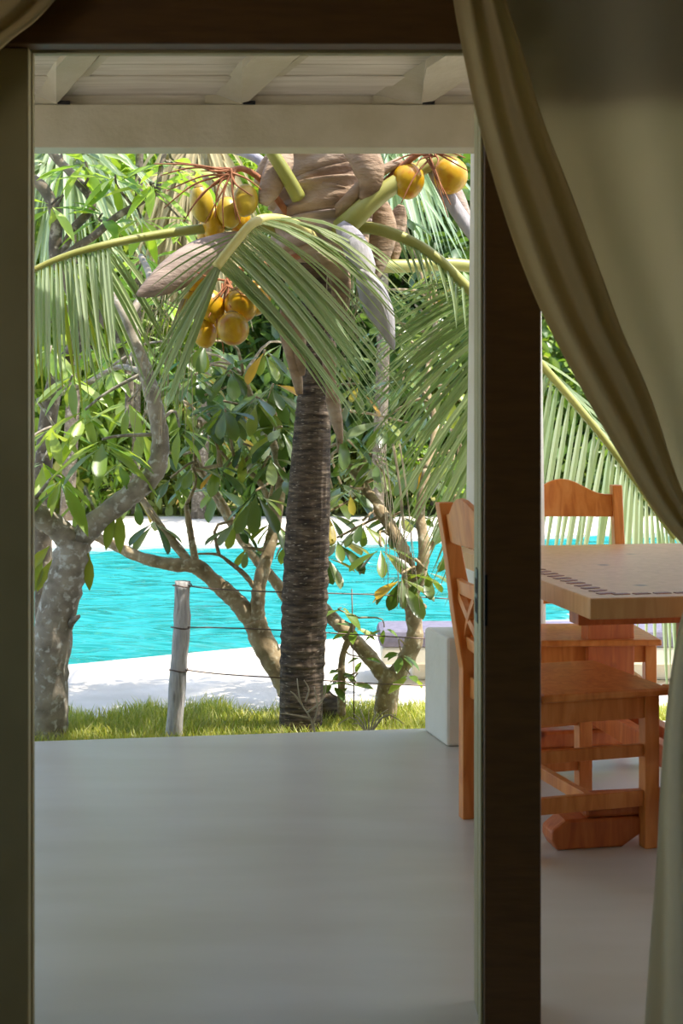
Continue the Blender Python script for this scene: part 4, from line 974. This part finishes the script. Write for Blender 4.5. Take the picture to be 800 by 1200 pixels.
# shrubs along the far edge
for k, (px, lab, mt) in enumerate([(50, 'yellow-green shrub at the far pool edge beside the left jamb', 'leaf_gold'), (125, 'bright leafy shrub at the far pool edge behind the forked tree', 'leaf_bright'), (200, 'golden shrub at the far pool edge above the fence post', 'leaf_gold'),
                               (275, 'olive shrub at the far pool edge left of the palm trunk', 'leaf_mid'), (345, 'dark shrub at the far pool edge directly behind the palm trunk', 'leaf_deep'), (415, 'gold-tinged shrub at the far pool edge right of the palm trunk', 'leaf_gold'),
                               (490, 'green shrub at the far pool edge behind the pine chair', 'leaf_mid'), (560, 'dark green shrub at the far pool edge hidden by the door post', 'leaf_deep'), (650, 'green shrub at the far pool edge behind the table', 'leaf_mid'), (735, 'deep green shrub at the far pool edge near the curtain', 'leaf_deep')]):
    bg_tree('garden_shrub', lab, px, 18.9 + .3 * (k % 3), [(px, 560, 52, 34, 0), (px - 25, 530, 46, 40, .5), (px + 25, 515, 46, 44, .7)], mt, 1500, .24, trunk_r=.04, cat='shrub', group='shrubs along the far pool edge', kind='lance' if k % 2 else 'ovate')
# slender pale trunk and a dry-skirted palm far behind
sp_ = obj('pale_pole', G().tube(spline([P(158, 602, 18.8), P(160, 480, 18.8), P(161, 350, 18.8), P(163, 200, 18.8), P(166, 120, 18.8)], 14), .055, 10), 'bark_grey', smooth=True, origin=Vector((P(158, 602, 18.8).x, 18.8, GZ)))
tag(sp_, 'slender straight pale trunk standing behind the left drooping frond', 'tree trunk')
def strand_palm(label, px, py, Y, n_, mat, spread, drop, bark='bark_grey'):
    base = P(px, 600, Y); base.z = GZ - .02
    t = thing('background_palm', label, 'palm', base, group='palms beyond the pool'); top = P(px, py, Y)
    obj('trunk', G().tube(spline([base, (base + top) / 2 + Vector((.1, 0, 0)), top], 12), [.10 - .03 * i / 11 for i in range(12)], 10, wob=.08), bark, t, smooth=True)
    g = G()
    for k in range(n_):
        a = rnd.uniform(0, 6.28); r_ = rnd.uniform(.3, 1) * spread
        p1 = top + Vector((math.cos(a) * r_, math.sin(a) * r_, -rnd.uniform(.3, 1) * drop)); vs, fs = leaflet_verts(top + Vector((0, 0, rnd.uniform(-.3, .2))), p1, rnd.uniform(.3, 1.1), rnd.uniform(.05, .09)); g.add(vs, fs)
    obj('fronds', g, mat, t, kind='stuff')
strand_palm('palm with a skirt of hanging dry brown fronds behind the upper coconuts', 232, 175, 18.2, 260, 'palm_leaflet_dry', 1.0, 2.6)
strand_palm('slim green palm with thin arching leaves behind the crooked tree at upper left', 78, 190, 17.9, 170, 'palm_leaflet', 1.5, 1.9)
strand_palm('silvery palm with thin arching leaves behind the crown of the coconut palm', 440, 160, 18.0, 170, 'palm_leaflet_silver', 1.6, 1.8)
# garden hedge bank closing the view
hb = thing('garden_hedge', 'tall dense hedge closing the garden far behind the trees', 'hedge', (0, 30, GZ))
k = 16000; pos = np.stack([nr.uniform(-13, 13, k), nr.uniform(28.5, 30, k), nr.uniform(0, 9.5, k)], 1)
d = nr.normal(0, 1, (k, 3)); d[:, 1] -= .8; d[:, 2] -= .3
bulk_leaves('foliage', hb, pos, d, nr.uniform(.4, .75, k), 'ovate', 'leaf_mid')
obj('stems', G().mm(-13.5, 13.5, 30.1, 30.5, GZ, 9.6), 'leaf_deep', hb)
